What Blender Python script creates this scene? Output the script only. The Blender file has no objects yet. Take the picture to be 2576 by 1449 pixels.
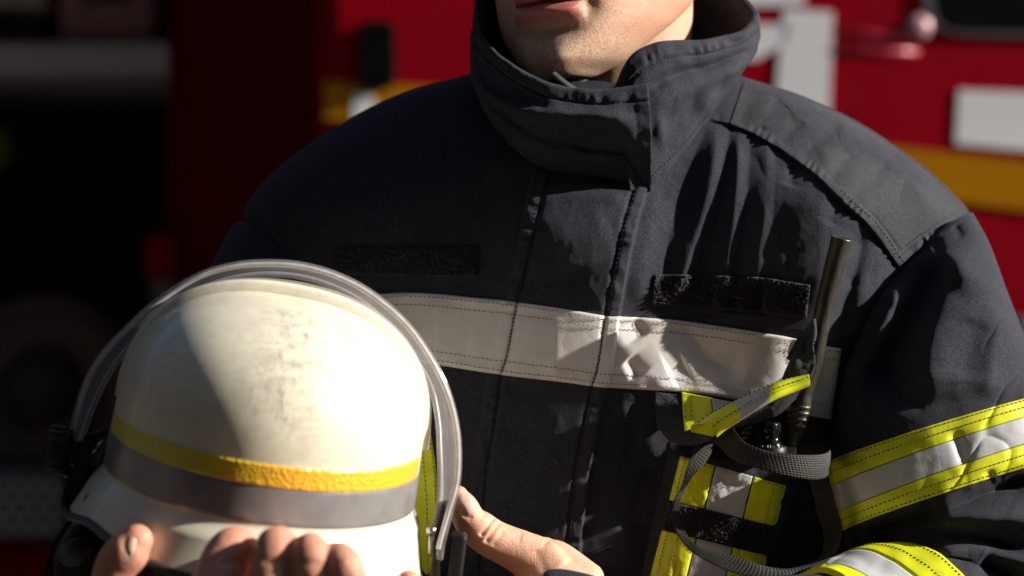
import bpy, math, random
import numpy as np
from mathutils import Vector, Matrix
rng = np.random.default_rng(7); random.seed(7)
sc = bpy.context.scene
COL = sc.collection
R = math.radians
# ------------------------------------------------------------------ camera model
CAMY, CAMZ, FPX = -1.75, 1.42, 2576 * 85 / 36.0
def P(u, v, y):
    """point seen at pixel (u,v) of a 2576x1449 frame lying at world depth y"""
    u = np.asarray(u, float); v = np.asarray(v, float); y = np.asarray(y, float)
    d = y - CAMY
    return np.stack(np.broadcast_arrays((u - 1288) * d / FPX, y, CAMZ + (724.5 - v) * d / FPX), -1)
def proj(p):
    d = p[..., 1] - CAMY
    return 1288 + p[..., 0] * FPX / d, 724.5 - (p[..., 2] - CAMZ) * FPX / d
# ------------------------------------------------------------------ maths
def pchip(x, y):
    x = np.asarray(x, float); y = np.asarray(y, float)
    h = np.diff(x); d = np.diff(y, axis=0) / (h if y.ndim == 1 else h[:, None])
    m = np.zeros_like(y); m[0] = d[0]; m[-1] = d[-1]
    if len(x) > 2:
        a, b = d[:-1], d[1:]
        m[1:-1] = np.where(a * b > 0, 2 * a * b / np.where(np.abs(a + b) < 1e-12, 1, a + b), 0)
    def f(q):
        q = np.clip(np.asarray(q, float), x[0], x[-1])
        i = np.clip(np.searchsorted(x, q) - 1, 0, len(x) - 2)
        t = (q - x[i]) / h[i]; hh = h[i]
        if y.ndim > 1: t = t[..., None]; hh = hh[..., None]
        return ((1 + 2 * t) * (1 - t) ** 2) * y[i] + t * (1 - t) ** 2 * hh * m[i] + t * t * (3 - 2 * t) * y[i + 1] + t * t * (t - 1) * hh * m[i + 1]
    return f
def catmull(pts, n):
    """smooth curve through points, n samples evenly spread by length"""
    p = np.asarray(pts, float)
    e = np.vstack([2 * p[0] - p[1], p, 2 * p[-1] - p[-2]])
    out = []
    for i in range(len(p) - 1):
        a, b, c, d = e[i:i + 4]; t = np.linspace(0, 1, 16, endpoint=False)[:, None]
        out.append(.5 * (2 * b + (c - a) * t + (2 * a - 5 * b + 4 * c - d) * t ** 2 + (3 * b - a - 3 * c + d) * t ** 3))
    out = np.vstack(out + [p[-1:]])
    s = np.r_[0, np.cumsum(np.linalg.norm(np.diff(out, axis=0), axis=1))]
    q = np.linspace(0, s[-1], n)
    return np.stack([np.interp(q, s, out[:, k]) for k in range(p.shape[1])], -1)
def resample(pts, n, byidx=False):
    p = np.asarray(pts, float)
    s = np.arange(len(p), dtype=float) if byidx else np.r_[0, np.cumsum(np.linalg.norm(np.diff(p, axis=0), axis=1))]
    q = np.linspace(0, s[-1], n)
    return np.stack([np.interp(q, s, p[:, k]) for k in range(p.shape[1])], -1)
def sst(x, a=0., b=1.):
    t = np.clip((np.asarray(x, float) - a) / (b - a), 0, 1); return t * t * (3 - 2 * t)
def vnoise(x, y, seed=0):
    xi = np.floor(x).astype(np.int64); yi = np.floor(y).astype(np.int64); fx = x - xi; fy = y - yi
    fx = fx * fx * fx * (fx * (fx * 6 - 15) + 10); fy = fy * fy * fy * (fy * (fy * 6 - 15) + 10)
    def hsh(a, b):
        n = (a * 374761393 + b * 668265263 + seed * 974634) & 0xffffffff
        n = ((n ^ (n >> 13)) * 1274126177) & 0xffffffff
        return ((n ^ (n >> 16)) & 0xffff) / 65535.0
    return (hsh(xi, yi) * (1 - fx) + hsh(xi + 1, yi) * fx) * (1 - fy) + (hsh(xi, yi + 1) * (1 - fx) + hsh(xi + 1, yi + 1) * fx) * fy
def fbm(x, y, seed=0, oct=4):
    s = 0; a = 1; t = 0
    for k in range(oct):
        s = s + a * vnoise(x * 2 ** k, y * 2 ** k, seed + k); t += a; a *= .5
    return s / t - .5
# ------------------------------------------------------------------ objects
def link(o, parent=None):
    COL.objects.link(o)
    if parent is not None:
        o.parent = parent; o.matrix_parent_inverse = parent_world(parent).inverted()
    return o
def parent_world(p):
    m = p.matrix_basis.copy()
    if p.parent is not None: m = parent_world(p.parent) @ p.matrix_parent_inverse @ m
    return m
def thing(name, label, cat, loc, group=None):
    o = bpy.data.objects.new(name, None); o.empty_display_size = .1; o.location = loc; COL.objects.link(o)
    o['label'] = label; o['category'] = cat
    if group: o['group'] = group
    return o
def mesh(name, verts, faces, mat, parent=None, smooth=True, uv=None, mats=None, fmat=None, label=None):
    verts = np.asarray(verts, float).reshape(-1, 3)
    org = verts.mean(0)
    me = bpy.data.meshes.new(name)
    V = (verts - org).astype(np.float32)
    if isinstance(faces, np.ndarray):
        nf, k = faces.shape
        me.vertices.add(len(V)); me.vertices.foreach_set('co', V.ravel())
        me.loops.add(nf * k); me.loops.foreach_set('vertex_index', faces.astype(np.int32).ravel())
        me.polygons.add(nf); me.polygons.foreach_set('loop_start', np.arange(0, nf * k, k, dtype=np.int32))
        me.polygons.foreach_set('loop_total', np.full(nf, k, np.int32))
        me.update(calc_edges=True); me.validate()
    else:
        me.from_pydata([tuple(q) for q in V.tolist()], [], [tuple(f) for f in faces])
    if uv is not None:
        ul = me.uv_layers.new(name='UVMap'); vi = np.zeros(len(me.loops), np.int32); me.loops.foreach_get('vertex_index', vi)
        ul.data.foreach_set('uv', np.asarray(uv, np.float32).reshape(-1, 2)[vi].ravel())
    for m in (mats or [mat]): me.materials.append(m)
    if fmat is not None: me.polygons.foreach_set('material_index', np.asarray(fmat, np.int32))
    if smooth: me.polygons.foreach_set('use_smooth', np.ones(len(me.polygons), bool))
    me.update()
    o = bpy.data.objects.new(name, me); o.location = org
    if label: o['label'] = label
    return link(o, parent)
def gridfaces(n, m, cu=False, cv=False, off=0, flip=False):
    i = np.arange(n if cu else n - 1); j = np.arange(m if cv else m - 1)
    I, J = np.meshgrid(i, j, indexing='ij'); I2 = (I + 1) % n; J2 = (J + 1) % m
    f = np.stack([I * m + J, I2 * m + J, I2 * m + J2, I * m + J2], -1).reshape(-1, 4) + off
    return f[:, ::-1].copy() if flip else f
def tri2quad(f): return f
def grid(name, X, mat, parent=None, cu=False, cv=False, uv=None, flip=False, **kw):
    n, m = X.shape[:2]
    return mesh(name, X.reshape(-1, 3), gridfaces(n, m, cu, cv, flip=flip), mat, parent, uv=uv, **kw)
class MB:
    def __init__(s): s.v = []; s.f = []; s.n = 0
    def add(s, v, f):
        v = np.asarray(v, float).reshape(-1, 3); s.v.append(v); s.f += [tuple(int(i) + s.n for i in q) for q in f]; s.n += len(v)
    def grid(s, X, cu=False, cv=False, flip=False):
        s.add(X.reshape(-1, 3), gridfaces(X.shape[0], X.shape[1], cu, cv, flip=flip))
    def tube(s, pts, rad, ns=14, caps=True, n=None, squash=None):
        p = np.asarray(pts, float); rad = np.broadcast_to(np.asarray(rad, float), (len(p),))
        if n: q = catmull(np.c_[p, rad * 1.0], n); p, rad = q[:, :3], q[:, 3]
        t = np.gradient(p, axis=0); t /= np.linalg.norm(t, axis=1)[:, None]
        up = np.array([0, -1, .01]); up = up / np.linalg.norm(up)
        rings = []
        for k in range(len(p)):
            a = np.cross(t[k], up); la = np.linalg.norm(a)
            a = a / la if la > 1e-6 else np.array([1., 0, 0]); b = np.cross(a, t[k])
            th = np.linspace(0, 2 * np.pi, ns, endpoint=False)
            sq = 1 if squash is None else squash
            rings.append(p[k] + rad[k] * (np.cos(th)[:, None] * a + sq * np.sin(th)[:, None] * b))
        if caps:
            rings = [np.repeat(p[:1], ns, 0)] + rings + [np.repeat(p[-1:], ns, 0)]
        s.grid(np.array(rings), cv=True)
    def box(s, c, sz, M=None):
        c = np.asarray(c, float); h = np.asarray(sz, float) / 2
        v = np.array([[x, y, z] for x in (-1, 1) for y in (-1, 1) for z in (-1, 1)]) * h
        if M is not None: v = v @ np.asarray(M).T
        s.add(v + c, [(0, 1, 3, 2), (4, 6, 7, 5), (0, 4, 5, 1), (2, 3, 7, 6), (0, 2, 6, 4), (1, 5, 7, 3)])
    def build(s, name, mat, parent=None, smooth=True, bevel=0, **kw):
        o = mesh(name, np.vstack(s.v), s.f, mat, parent, smooth, **kw)
        if bevel:
            b = o.modifiers.new('bevel', 'BEVEL'); b.width = bevel; b.segments = 3; b.limit_method = 'ANGLE'
        return o
# ------------------------------------------------------------------ materials
class NT:
    def __init__(s, name):
        s.m = bpy.data.materials.new(name); s.m.use_nodes = True; s.t = s.m.node_tree
        s.b = s.t.nodes['Principled BSDF']; s.out = s.t.nodes['Material Output']
    def n(s, typ, **kw):
        nd = s.t.nodes.new(typ)
        for k, v in kw.items():
            if k.startswith('i_'):
                key = k[2:]; key = int(key) if key.isdigit() else key.replace('_', ' ')
                s.set(nd.inputs[key], v)
            else: setattr(nd, k, v)
        return nd
    def set(s, sock, v):
        if isinstance(v, bpy.types.NodeSocket): s.t.links.new(v, sock)
        elif isinstance(v, (tuple, list)) and sock.type == 'RGBA' and len(v) == 3: sock.default_value = (*v, 1)
        else: sock.default_value = v
    def p(s, **kw):
        for k, v in kw.items(): s.set(s.b.inputs[k.replace('_', ' ')], v)
    def coord(s, kind='Object'): return s.n('ShaderNodeTexCoord').outputs[kind]
    def mapping(s, vec, scale=(1, 1, 1), rot=(0, 0, 0)):
        m = s.n('ShaderNodeMapping'); s.set(m.inputs['Vector'], vec); m.inputs['Scale'].default_value = scale; m.inputs['Rotation'].default_value = rot
        return m.outputs[0]
    def noise(s, vec, scale, detail=4, rough=.55, dist=0):
        nd = s.n('ShaderNodeTexNoise'); s.set(nd.inputs['Vector'], vec); nd.inputs['Scale'].default_value = scale
        nd.inputs['Detail'].default_value = detail; nd.inputs['Roughness'].default_value = rough; nd.inputs['Distortion'].default_value = dist
        return nd.outputs['Fac']
    def ramp(s, fac, stops, interp='LINEAR'):
        r = s.n('ShaderNodeValToRGB'); s.set(r.inputs[0], fac); cr = r.color_ramp; cr.interpolation = interp
        while len(cr.elements) < len(stops): cr.elements.new(.5)
        for e, (p_, c) in zip(cr.elements, stops):
            e.position = p_; e.color = (*c, 1) if isinstance(c, (tuple, list)) else (c, c, c, 1)
        return r.outputs[0]
    def mix(s, fac, a, b, blend='MIX'):
        x = s.n('ShaderNodeMix', data_type='RGBA', blend_type=blend)
        s.set(x.inputs[0], fac); s.set(x.inputs[6], a); s.set(x.inputs[7], b); return x.outputs[2]
    def math(s, op, a, b=0.):
        x = s.n('ShaderNodeMath', operation=op); s.set(x.inputs[0], a); s.set(x.inputs[1], b); return x.outputs[0]
    def bump(s, h, strength=.3, dist=.001, normal=None):
        b = s.n('ShaderNodeBump'); s.set(b.inputs['Height'], h); b.inputs['Strength'].default_value = strength; b.inputs['Distance'].default_value = dist
        if normal is not None: s.set(b.inputs['Normal'], normal)
        return b.outputs[0]
def simple(name, col, rough=.5, metal=0, **kw):
    t = NT(name); c = t.coord(); n = t.noise(c, 60, 5)
    a = tuple(x * .82 for x in col); b = tuple(min(1, x * 1.12) for x in col)
    t.p(Base_Color=t.ramp(n, [(.3, a), (.7, b)]), Metallic=metal, Roughness=t.ramp(t.noise(c, 25, 5), [(.3, rough * .85), (.7, min(1, rough * 1.15))]), **kw)
    return t.m
def fabric(name, base, dusty, sheen=.35, dust=.5, weave=800):
    t = NT(name); c = t.coord()
    big = t.noise(c, 14, 5, .6); mid = t.noise(c, 90, 4)
    wv = t.n('ShaderNodeTexWave', wave_type='BANDS', bands_direction='DIAGONAL'); t.set(wv.inputs['Vector'], c)
    wv.inputs['Scale'].default_value = 520; wv.inputs['Distortion'].default_value = 1.5; wv.inputs['Detail'].default_value = 2
    grain = t.noise(c, weave, 2, .7)
    d = t.math('MULTIPLY', t.ramp(big, [(.42, 0.), (.72, 1.)]), dust)
    d = t.math('ADD', d, t.math('MULTIPLY', t.ramp(mid, [(.5, 0.), (.8, 1.)]), dust * .35))
    col = t.mix(d, base, dusty)
    col = t.mix(t.ramp(grain, [(.42, .0), (.70, .8)]), col, tuple(min(1, x * 3.0) for x in base))
    col = t.mix(t.ramp(t.noise(c, 330, 1, .5), [(.765, 0.), (.80, .55)]), col, (.10, .10, .105))
    h = t.math('ADD', t.math('MULTIPLY', wv.outputs['Fac'], .35), t.math('MULTIPLY', grain, .9))
    nb = t.bump(mid, .35, .0012)
    t.p(Base_Color=col, Roughness=.86, Normal=t.bump(h, .75, .0005, nb), Sheen_Weight=sheen, Sheen_Roughness=.42, Sheen_Tint=(.75, .74, .78), Specular_IOR_Level=.16)
    return t.m
M_FAB = fabric('turnout_cloth', (.0170, .0182, .0250), (.047, .0480, .0570), sheen=.05)
M_FAB_LIT = fabric('turnout_cloth_dusty_lit', (.0205, .0212, .0268), (.068, .0665, .0725), sheen=.07, dust=.6)  # shoulder dust, plus a lighter tone that paints in sun on the cloth
M_LINING = fabric('collar_lining', (.012, .0105, .0115), (.03, .024, .02))
M_STITCH = simple('stitch_thread', (.13, .105, .075), .8)
M_STITCHD = simple('dark_thread', (.016, .015, .016), .8)
def tape(name, base, spec=.4, rough=.42, dirt=(.25, .2, .14), dirtamt=.35, speck=True):
    t = NT(name); c = t.coord()
    b = t.noise(c, 22, 6, .62); f = t.noise(c, 120, 4, .6)
    col = t.mix(t.math('MULTIPLY', t.ramp(b, [(.45, 0.), (.75, 1.)]), dirtamt), base, tuple(x * y * 2.2 for x, y in zip(base, dirt)))
    col = t.mix(t.ramp(f, [(.55, 0.), (.8, dirtamt * .6)]), col, tuple(x * .6 for x in base))
    t.p(Base_Color=col, Roughness=t.ramp(f, [(.3, rough * .8), (.75, rough * 1.3)]), Specular_IOR_Level=spec, Normal=t.bump(t.math('ADD', f, t.math('MULTIPLY', t.noise(c, 700, 2), .4)), .22, .0008))
    return t.m
M_SILVER = tape('silver_tape', (.66, .65, .65))
M_GREY = tape('grey_tape', (.47, .485, .51))
M_YEL = tape('fluorescent_tape', (.66, .70, .014), dirtamt=.2)
def velcro(name):
    t = NT(name); c = t.coord(); f = t.noise(c, 900, 3, .8); g = t.noise(c, 1600, 1)
    col = t.mix(t.ramp(f, [(.56, 0.), (.72, 1.)]), (.010, .009, .0085), (.16, .14, .12))  # pale specks paint the sparkle of the loops into the colour
    t.p(Base_Color=col, Roughness=.35, Specular_IOR_Level=.35, Normal=t.bump(t.math('ADD', f, g), 1., .0025), Sheen_Weight=.15)
    return t.m
M_VEL = velcro('hook_loop')
M_BLACKPL = simple('black_plastic', (.008, .008, .009), .42, Specular_IOR_Level=.3)
M_BLACKRUB = simple('black_rubber', (.028, .023, .019), .45)
M_CHROME = simple('worn_steel', (.45, .45, .46), .28, 1)
def skinmat():
    t = NT('skin'); c = t.coord(); a = t.noise(c, 28, 4); b = t.noise(c, 300, 4, .7); p_ = t.noise(c, 1100, 2)
    col = t.mix(t.ramp(a, [(.35, 0.), (.7, 1.)]), (.67, .48, .345), (.64, .385, .26))
    col = t.mix(t.ramp(b, [(.55, 0.), (.8, .45)]), col, (.42, .22, .14))
    at = t.n('ShaderNodeAttribute', attribute_name='tint')
    lip = t.mix(t.ramp(b, [(.3, 0.), (.7, 1.)]), (.56, .185, .17), (.46, .135, .125))
    sep = t.n('ShaderNodeSeparateColor'); t.set(sep.inputs[0], at.outputs['Color'])
    col = t.mix(sep.outputs[0], col, lip)
    stub = t.mix(t.math('MULTIPLY', sep.outputs[1], t.ramp(t.noise(c, 650, 2, .8), [(.45, 0.1), (.62, 1.)])), col, (.16, .10, .07))
    red = t.mix(t.math('MULTIPLY', sep.outputs[2], .8), stub, (.52, .21, .135))
    t.p(Base_Color=red, Roughness=t.mix(sep.outputs[0], (.5, .5, .5), (.36, .36, .36)), Subsurface_Weight=.30, Subsurface_Radius=(1., .33, .15), Subsurface_Scale=.010, Specular_IOR_Level=.42,
        Normal=t.bump(t.math('ADD', t.math('MULTIPLY', b, .55), t.math('MULTIPLY', p_, 1.)), .5, .0009))
    return t.m
M_SKIN = skinmat()
M_NAIL = simple('nail', (.66, .42, .34), .28)
def shellmat():
    t = NT('helmet_shell'); c = t.coord()
    st = t.mapping(c, (1.2, 1, 2.6), (0, R(24), 0)); st2 = t.mapping(c, (4.5, 2, 1), (0, R(-48), R(30)))
    a = t.noise(st, 44, 8, .74, 1.6); b = t.noise(st2, 60, 8, .76, 1.3); big = t.noise(c, 11, 4, .6); fine = t.noise(c, 260, 3, .7)
    m1 = t.math('MULTIPLY', t.ramp(a, [(.46, 0.), (.62, 1.)]), t.ramp(big, [(.32, 0.), (.52, 1.)]))
    m2 = t.math('MULTIPLY', t.ramp(b, [(.50, 0.), (.64, 1.)]), t.ramp(t.noise(c, 17, 3), [(.40, 0.), (.58, 1.)]))
    m3 = t.ramp(fine, [(.68, 0.), (.76, 1.)])
    at = t.n('ShaderNodeAttribute', attribute_name='smudge').outputs['Fac']
    hz = t.math('MULTIPLY', t.math('MULTIPLY', t.ramp(t.noise(c, 24, 6, .68, .5), [(.42, 0.), (.72, 1.)]), .55), at)
    m = t.math('ADD', t.math('MULTIPLY', m1, .34), t.math('MULTIPLY', m2, .55)); m = t.math('ADD', m, t.math('MULTIPLY', m3, .35))
    m = t.math('MULTIPLY', m, at)
    col = t.mix(t.ramp(big, [(.3, 0.), (.7, 1.)]), (.72, .685, .53), (.77, .735, .60))
    col = t.mix(hz, col, (.40, .345, .285))
    col = t.mix(t.math('MINIMUM', m, .8), col, (.21, .165, .14))
    t.p(Base_Color=col, Roughness=t.ramp(t.math('ADD', m, t.math('MULTIPLY', fine, .3)), [(.1, .34), (.7, .55)]), Coat_Weight=.35, Coat_Roughness=.07, Specular_IOR_Level=.4, Normal=t.bump(t.math('ADD', t.noise(c, 30, 2), t.math('MULTIPLY', m, .3)), .08, .002))
    return t.m
M_SHELL = shellmat()
def prism(name, base, lit_tone):
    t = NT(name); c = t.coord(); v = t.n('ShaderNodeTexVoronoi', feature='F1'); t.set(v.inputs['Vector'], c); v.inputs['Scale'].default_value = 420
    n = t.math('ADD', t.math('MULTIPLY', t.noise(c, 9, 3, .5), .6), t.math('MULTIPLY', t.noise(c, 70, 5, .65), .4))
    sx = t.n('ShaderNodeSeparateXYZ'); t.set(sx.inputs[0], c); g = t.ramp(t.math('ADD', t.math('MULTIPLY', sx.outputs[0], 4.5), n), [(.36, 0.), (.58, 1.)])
    col = t.mix(g, base, lit_tone)  # orange toward the right end paints in the sun on that half
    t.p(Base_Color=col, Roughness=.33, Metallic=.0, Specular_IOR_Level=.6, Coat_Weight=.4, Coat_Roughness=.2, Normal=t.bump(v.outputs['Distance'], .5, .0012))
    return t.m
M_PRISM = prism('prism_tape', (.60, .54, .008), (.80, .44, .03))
def band_grey():
    t = NT('helmet_grey_band'); c = t.coord(); n = t.noise(c, 50, 6, .6)
    t.p(Base_Color=t.ramp(n, [(.3, (.20, .195, .20)), (.7, (.27, .265, .27))]), Roughness=t.ramp(t.noise(c, 20, 4), [(.3, .22), (.7, .4)]), Metallic=.25, Normal=t.bump(n, .08, .001))
    return t.m
M_HGREY = band_grey()
def visormat():
    t = NT('clear_visor'); c = t.coord()
    n = t.noise(c, 70, 6, .7)
    tr = t.n('ShaderNodeBsdfTransparent'); tr.inputs[0].default_value = (.86, .85, .86, 1)
    df = t.n('ShaderNodeBsdfDiffuse'); df.inputs[0].default_value = (.66, .63, .65, 1)
    tl = t.n('ShaderNodeBsdfTranslucent'); tl.inputs[0].default_value = (.72, .68, .7, 1)
    gl = t.n('ShaderNodeBsdfGlossy'); gl.inputs['Roughness'].default_value = .12
    fr = t.n('ShaderNodeFresnel'); fr.inputs['IOR'].default_value = 1.5
    a = t.n('ShaderNodeMixShader', i_0=.4); t.t.links.new(df.outputs[0], a.inputs[1]); t.t.links.new(tl.outputs[0], a.inputs[2])
    b = t.n('ShaderNodeMixShader', i_0=t.ramp(n, [(.3, .11), (.78, .25)])); t.t.links.new(tr.outputs[0], b.inputs[1]); t.t.links.new(a.outputs[0], b.inputs[2])
    d = t.n('ShaderNodeMixShader', i_0=t.math('MULTIPLY', fr.outputs[0], .30)); t.t.links.new(b.outputs[0], d.inputs[1]); t.t.links.new(gl.outputs[0], d.inputs[2])
    t.t.links.new(d.outputs[0], t.out.inputs[0])
    return t.m
M_VISOR = visormat()
def edgemat():
    t = NT('visor_edge'); c = t.coord(); n = t.noise(c, 120, 4, .6)
    t.p(Base_Color=t.ramp(n, [(.3, (.60, .59, .61)), (.7, (.80, .78, .80))]), Roughness=.2, Transmission_Weight=.35, IOR=1.45, Specular_IOR_Level=.6); return t.m
M_VEDGE = edgemat()
def webbing():
    t = NT('strap_webbing'); c = t.n('ShaderNodeUVMap').outputs[0]
    v = t.n('ShaderNodeTexBrick'); t.set(v.inputs['Vector'], c); v.inputs['Scale'].default_value = 1.; v.inputs['Mortar Size'].default_value = .18; v.inputs['Mortar Smooth'].default_value = .8
    v.inputs['Brick Width'].default_value = 1.7; v.inputs['Row Height'].default_value = 1.25; v.inputs['Bias'].default_value = 0
    v.inputs['Color1'].default_value = (.022, .0195, .017, 1); v.inputs['Color2'].default_value = (.030, .0265, .023, 1); v.inputs['Mortar'].default_value = (.006, .0055, .005, 1)
    ob = t.coord(); n = t.noise(ob, 800, 3, .7)
    t.p(Base_Color=t.mix(t.ramp(n, [(.5, 0.), (.8, .5)]), v.outputs['Color'], (.055, .047, .04)), Roughness=.7, Sheen_Weight=.05, Normal=t.bump(t.math('SUBTRACT', t.math('MULTIPLY', n, .4), v.outputs['Fac']), .9, .0012))
    return t.m
M_WEB = webbing()
def paint(name, col, rough=.35, coat=.12, spec=.3):
    t = NT(name); c = t.coord(); n = t.noise(c, 3, 5); d = t.noise(c, 40, 5)
    t.p(Base_Color=t.ramp(n, [(.3, tuple(x * .9 for x in col)), (.7, tuple(min(1, x * 1.08) for x in col))]), Roughness=t.ramp(d, [(.3, rough * .8), (.8, rough * 1.6)]), Coat_Weight=coat, Coat_Roughness=.12, Specular_IOR_Level=spec)
    return t.m
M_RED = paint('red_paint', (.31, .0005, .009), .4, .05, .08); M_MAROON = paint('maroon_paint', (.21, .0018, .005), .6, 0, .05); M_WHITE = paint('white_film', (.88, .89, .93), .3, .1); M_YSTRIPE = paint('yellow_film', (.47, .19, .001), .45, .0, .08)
M_DARKGLASS = paint('dark_glass', (.003, .003, .0035), .5, 0, .05)
# ------------------------------------------------------------------ world, sun, camera
SUN_AZ, SUN_EL = R(83), R(24)
sdir = Vector((math.cos(SUN_EL) * math.sin(SUN_AZ), -math.cos(SUN_EL) * math.cos(SUN_AZ), math.sin(SUN_EL)))
w = bpy.data.worlds.new('World'); sc.world = w; w.use_nodes = True
sky = w.node_tree.nodes.new('ShaderNodeTexSky'); sky.sky_type = 'NISHITA'; sky.sun_disc = False
sky.sun_elevation = SUN_EL; sky.sun_rotation = math.atan2(sdir.x, sdir.y); sky.altitude = 200; sky.air_density = 1.; sky.dust_density = 1.2
bg = w.node_tree.nodes['Background']; bg.inputs[1].default_value = .054
w.node_tree.links.new(sky.outputs[0], bg.inputs[0])
sl = bpy.data.lights.new('sun', 'SUN'); sl.energy = 5.; sl.angle = R(.8); sl.color = (1, .93, .83)
so = bpy.data.objects.new('sun', sl); so.rotation_euler = (-sdir).to_track_quat('-Z', 'Y').to_euler(); so.location = (4, -2, 5); COL.objects.link(so)
cd = bpy.data.cameras.new('camera'); cam = bpy.data.objects.new('camera', cd); COL.objects.link(cam); sc.camera = cam
cam.location = (0, CAMY, CAMZ); cam.rotation_euler = (R(90), 0, 0); cd.lens = 85; cd.sensor_width = 36; cd.clip_end = 2000; cd.clip_start = .05
cd.dof.use_dof = True; cd.dof.focus_distance = 1.675; cd.dof.aperture_fstop = 4.5; cd.dof.aperture_blades = 0
sc.view_settings.view_transform = 'Standard'; sc.view_settings.look = 'None'; sc.view_settings.exposure = 0.9; sc.view_settings.gamma = 1
sc.cycles.use_denoising = True; sc.cycles.max_bounces = 8; sc.cycles.transparent_max_bounces = 16; sc.cycles.caustics_reflective = False; sc.cycles.caustics_refractive = False
sc.cycles.sample_clamp_indirect = 6
# ================================================================== PERSON
person = thing('person', 'firefighter in a black turnout jacket with silver and fluorescent bands, holding a pale helmet', 'person', (.07, .12, 0))
# ---- jacket front as a depth field over the frame
V_ = [150, 160, 185, 230, 270, 310, 370, 430, 485, 540, 600, 660, 720, 800, 900, 1000, 1200, 1449, 2000, 2620]
UL = [1270, 1250, 1180, 1020, 930, 860, 765, 690, 640, 612, 625, 660, 690, 705, 710, 715, 730, 740, 720, 690]
UR = [1790, 1803, 1848, 1990, 2086, 2165, 2257, 2338, 2395, 2440, 2445, 2440, 2415, 2350, 2260, 2215, 2205, 2200, 2110, 2130]
fUL, fUR = pchip(V_, np.array(UL, float)), pchip(V_, np.array(UR, float))
fT = pchip([150, 185, 250, 350, 450, 600, 800, 1100, 1449, 2620], np.array([.050, .058, .074, .100, .116, .130, .137, .142, .147, .155]))
fYC = pchip([150, 1449, 2620], np.array([.125, .125, .125]))
def seg_sd(u, v, pts):
    """signed distance (px, + on the right of the direction of travel as seen) and 0..1 position along a polyline"""
    pts = np.asarray(pts, float); best = np.full(u.shape, 1e9); sd = np.zeros(u.shape); tt = np.zeros(u.shape)
    L = np.r_[0, np.cumsum(np.linalg.norm(np.diff(pts, axis=0), axis=1))]
    for i in range(len(pts) - 1):
        a, b = pts[i], pts[i + 1]; e = b - a; l2 = e @ e
        t = np.clip(((u - a[0]) * e[0] + (v - a[1]) * e[1]) / l2, 0, 1)
        dx, dy = u - a[0] - t * e[0], v - a[1] - t * e[1]; d = np.hypot(dx, dy); m = d < best
        sg = np.where(dx * e[1] - dy * e[0] > 0, 1., -1.)   # travelling down: + is right
        best = np.where(m, d, best); sd = np.where(m, d * sg, sd); tt = np.where(m, (L[i] + t * np.sqrt(l2)) / L[-1], tt)
    return sd, tt
def stroke(u, v, pts, A, wl, wr=None, soft=4., fade=(.2, .2)):
    """a fold: A metres toward the camera (negative = crease), exponential flanks wl / wr px wide"""
    wr = wr or wl; p = np.asarray(pts, float); H = np.zeros(u.shape); R_ = 3.6 * max(wl, wr)
    m = (u > p[:, 0].min() - R_) & (u < p[:, 0].max() + R_) & (v > p[:, 1].min() - R_) & (v < p[:, 1].max() + R_)
    if not m.any(): return H
    pp = catmull(p, 10) if len(p) > 2 else p
    sd, t = seg_sd(u[m], v[m], pp)
    wd = np.where(sd < 0, wl, wr); q = (np.sqrt(sd ** 2 + soft ** 2) - soft) / wd
    H[m] = A * np.exp(-q ** 1.35) * np.minimum(sst(t, -.02, fade[0]), sst(1 - t, -.02, fade[1]))
    return H
FLAP_L = [(1350, 412), (1340, 445), (1322, 520), (1303, 610), (1287, 690), (1268, 757), (1240, 900), (1225, 950), (1214, 1040), (1196, 1150), (1184, 1250), (1172, 1449), (1150, 1700), (1130, 2620)]
FLAP_R = [(1636, 430), (1634, 460), (1622, 500), (1602, 570), (1585, 650), (1570, 730), (1558, 800), (1540, 920), (1524, 980), (1500, 1090), (1480, 1210), (1455, 1449), (1430, 1700), (1410, 2620)]
fFL = pchip([p[1] for p in FLAP_L], np.array([p[0] for p in FLAP_L], float)); fFR = pchip([p[1] for p in FLAP_R], np.array([p[0] for p in FLAP_R], float))
YOKE = [(1770, 300), (1832, 313), (1890, 336), (1960, 376), (2050, 441), (2130, 520), (2172, 556), (2212, 604), (2260, 674)]
YOKE_L = [(1180, 330), (1080, 345), (960, 385), (880, 430), (800, 500)]
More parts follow.
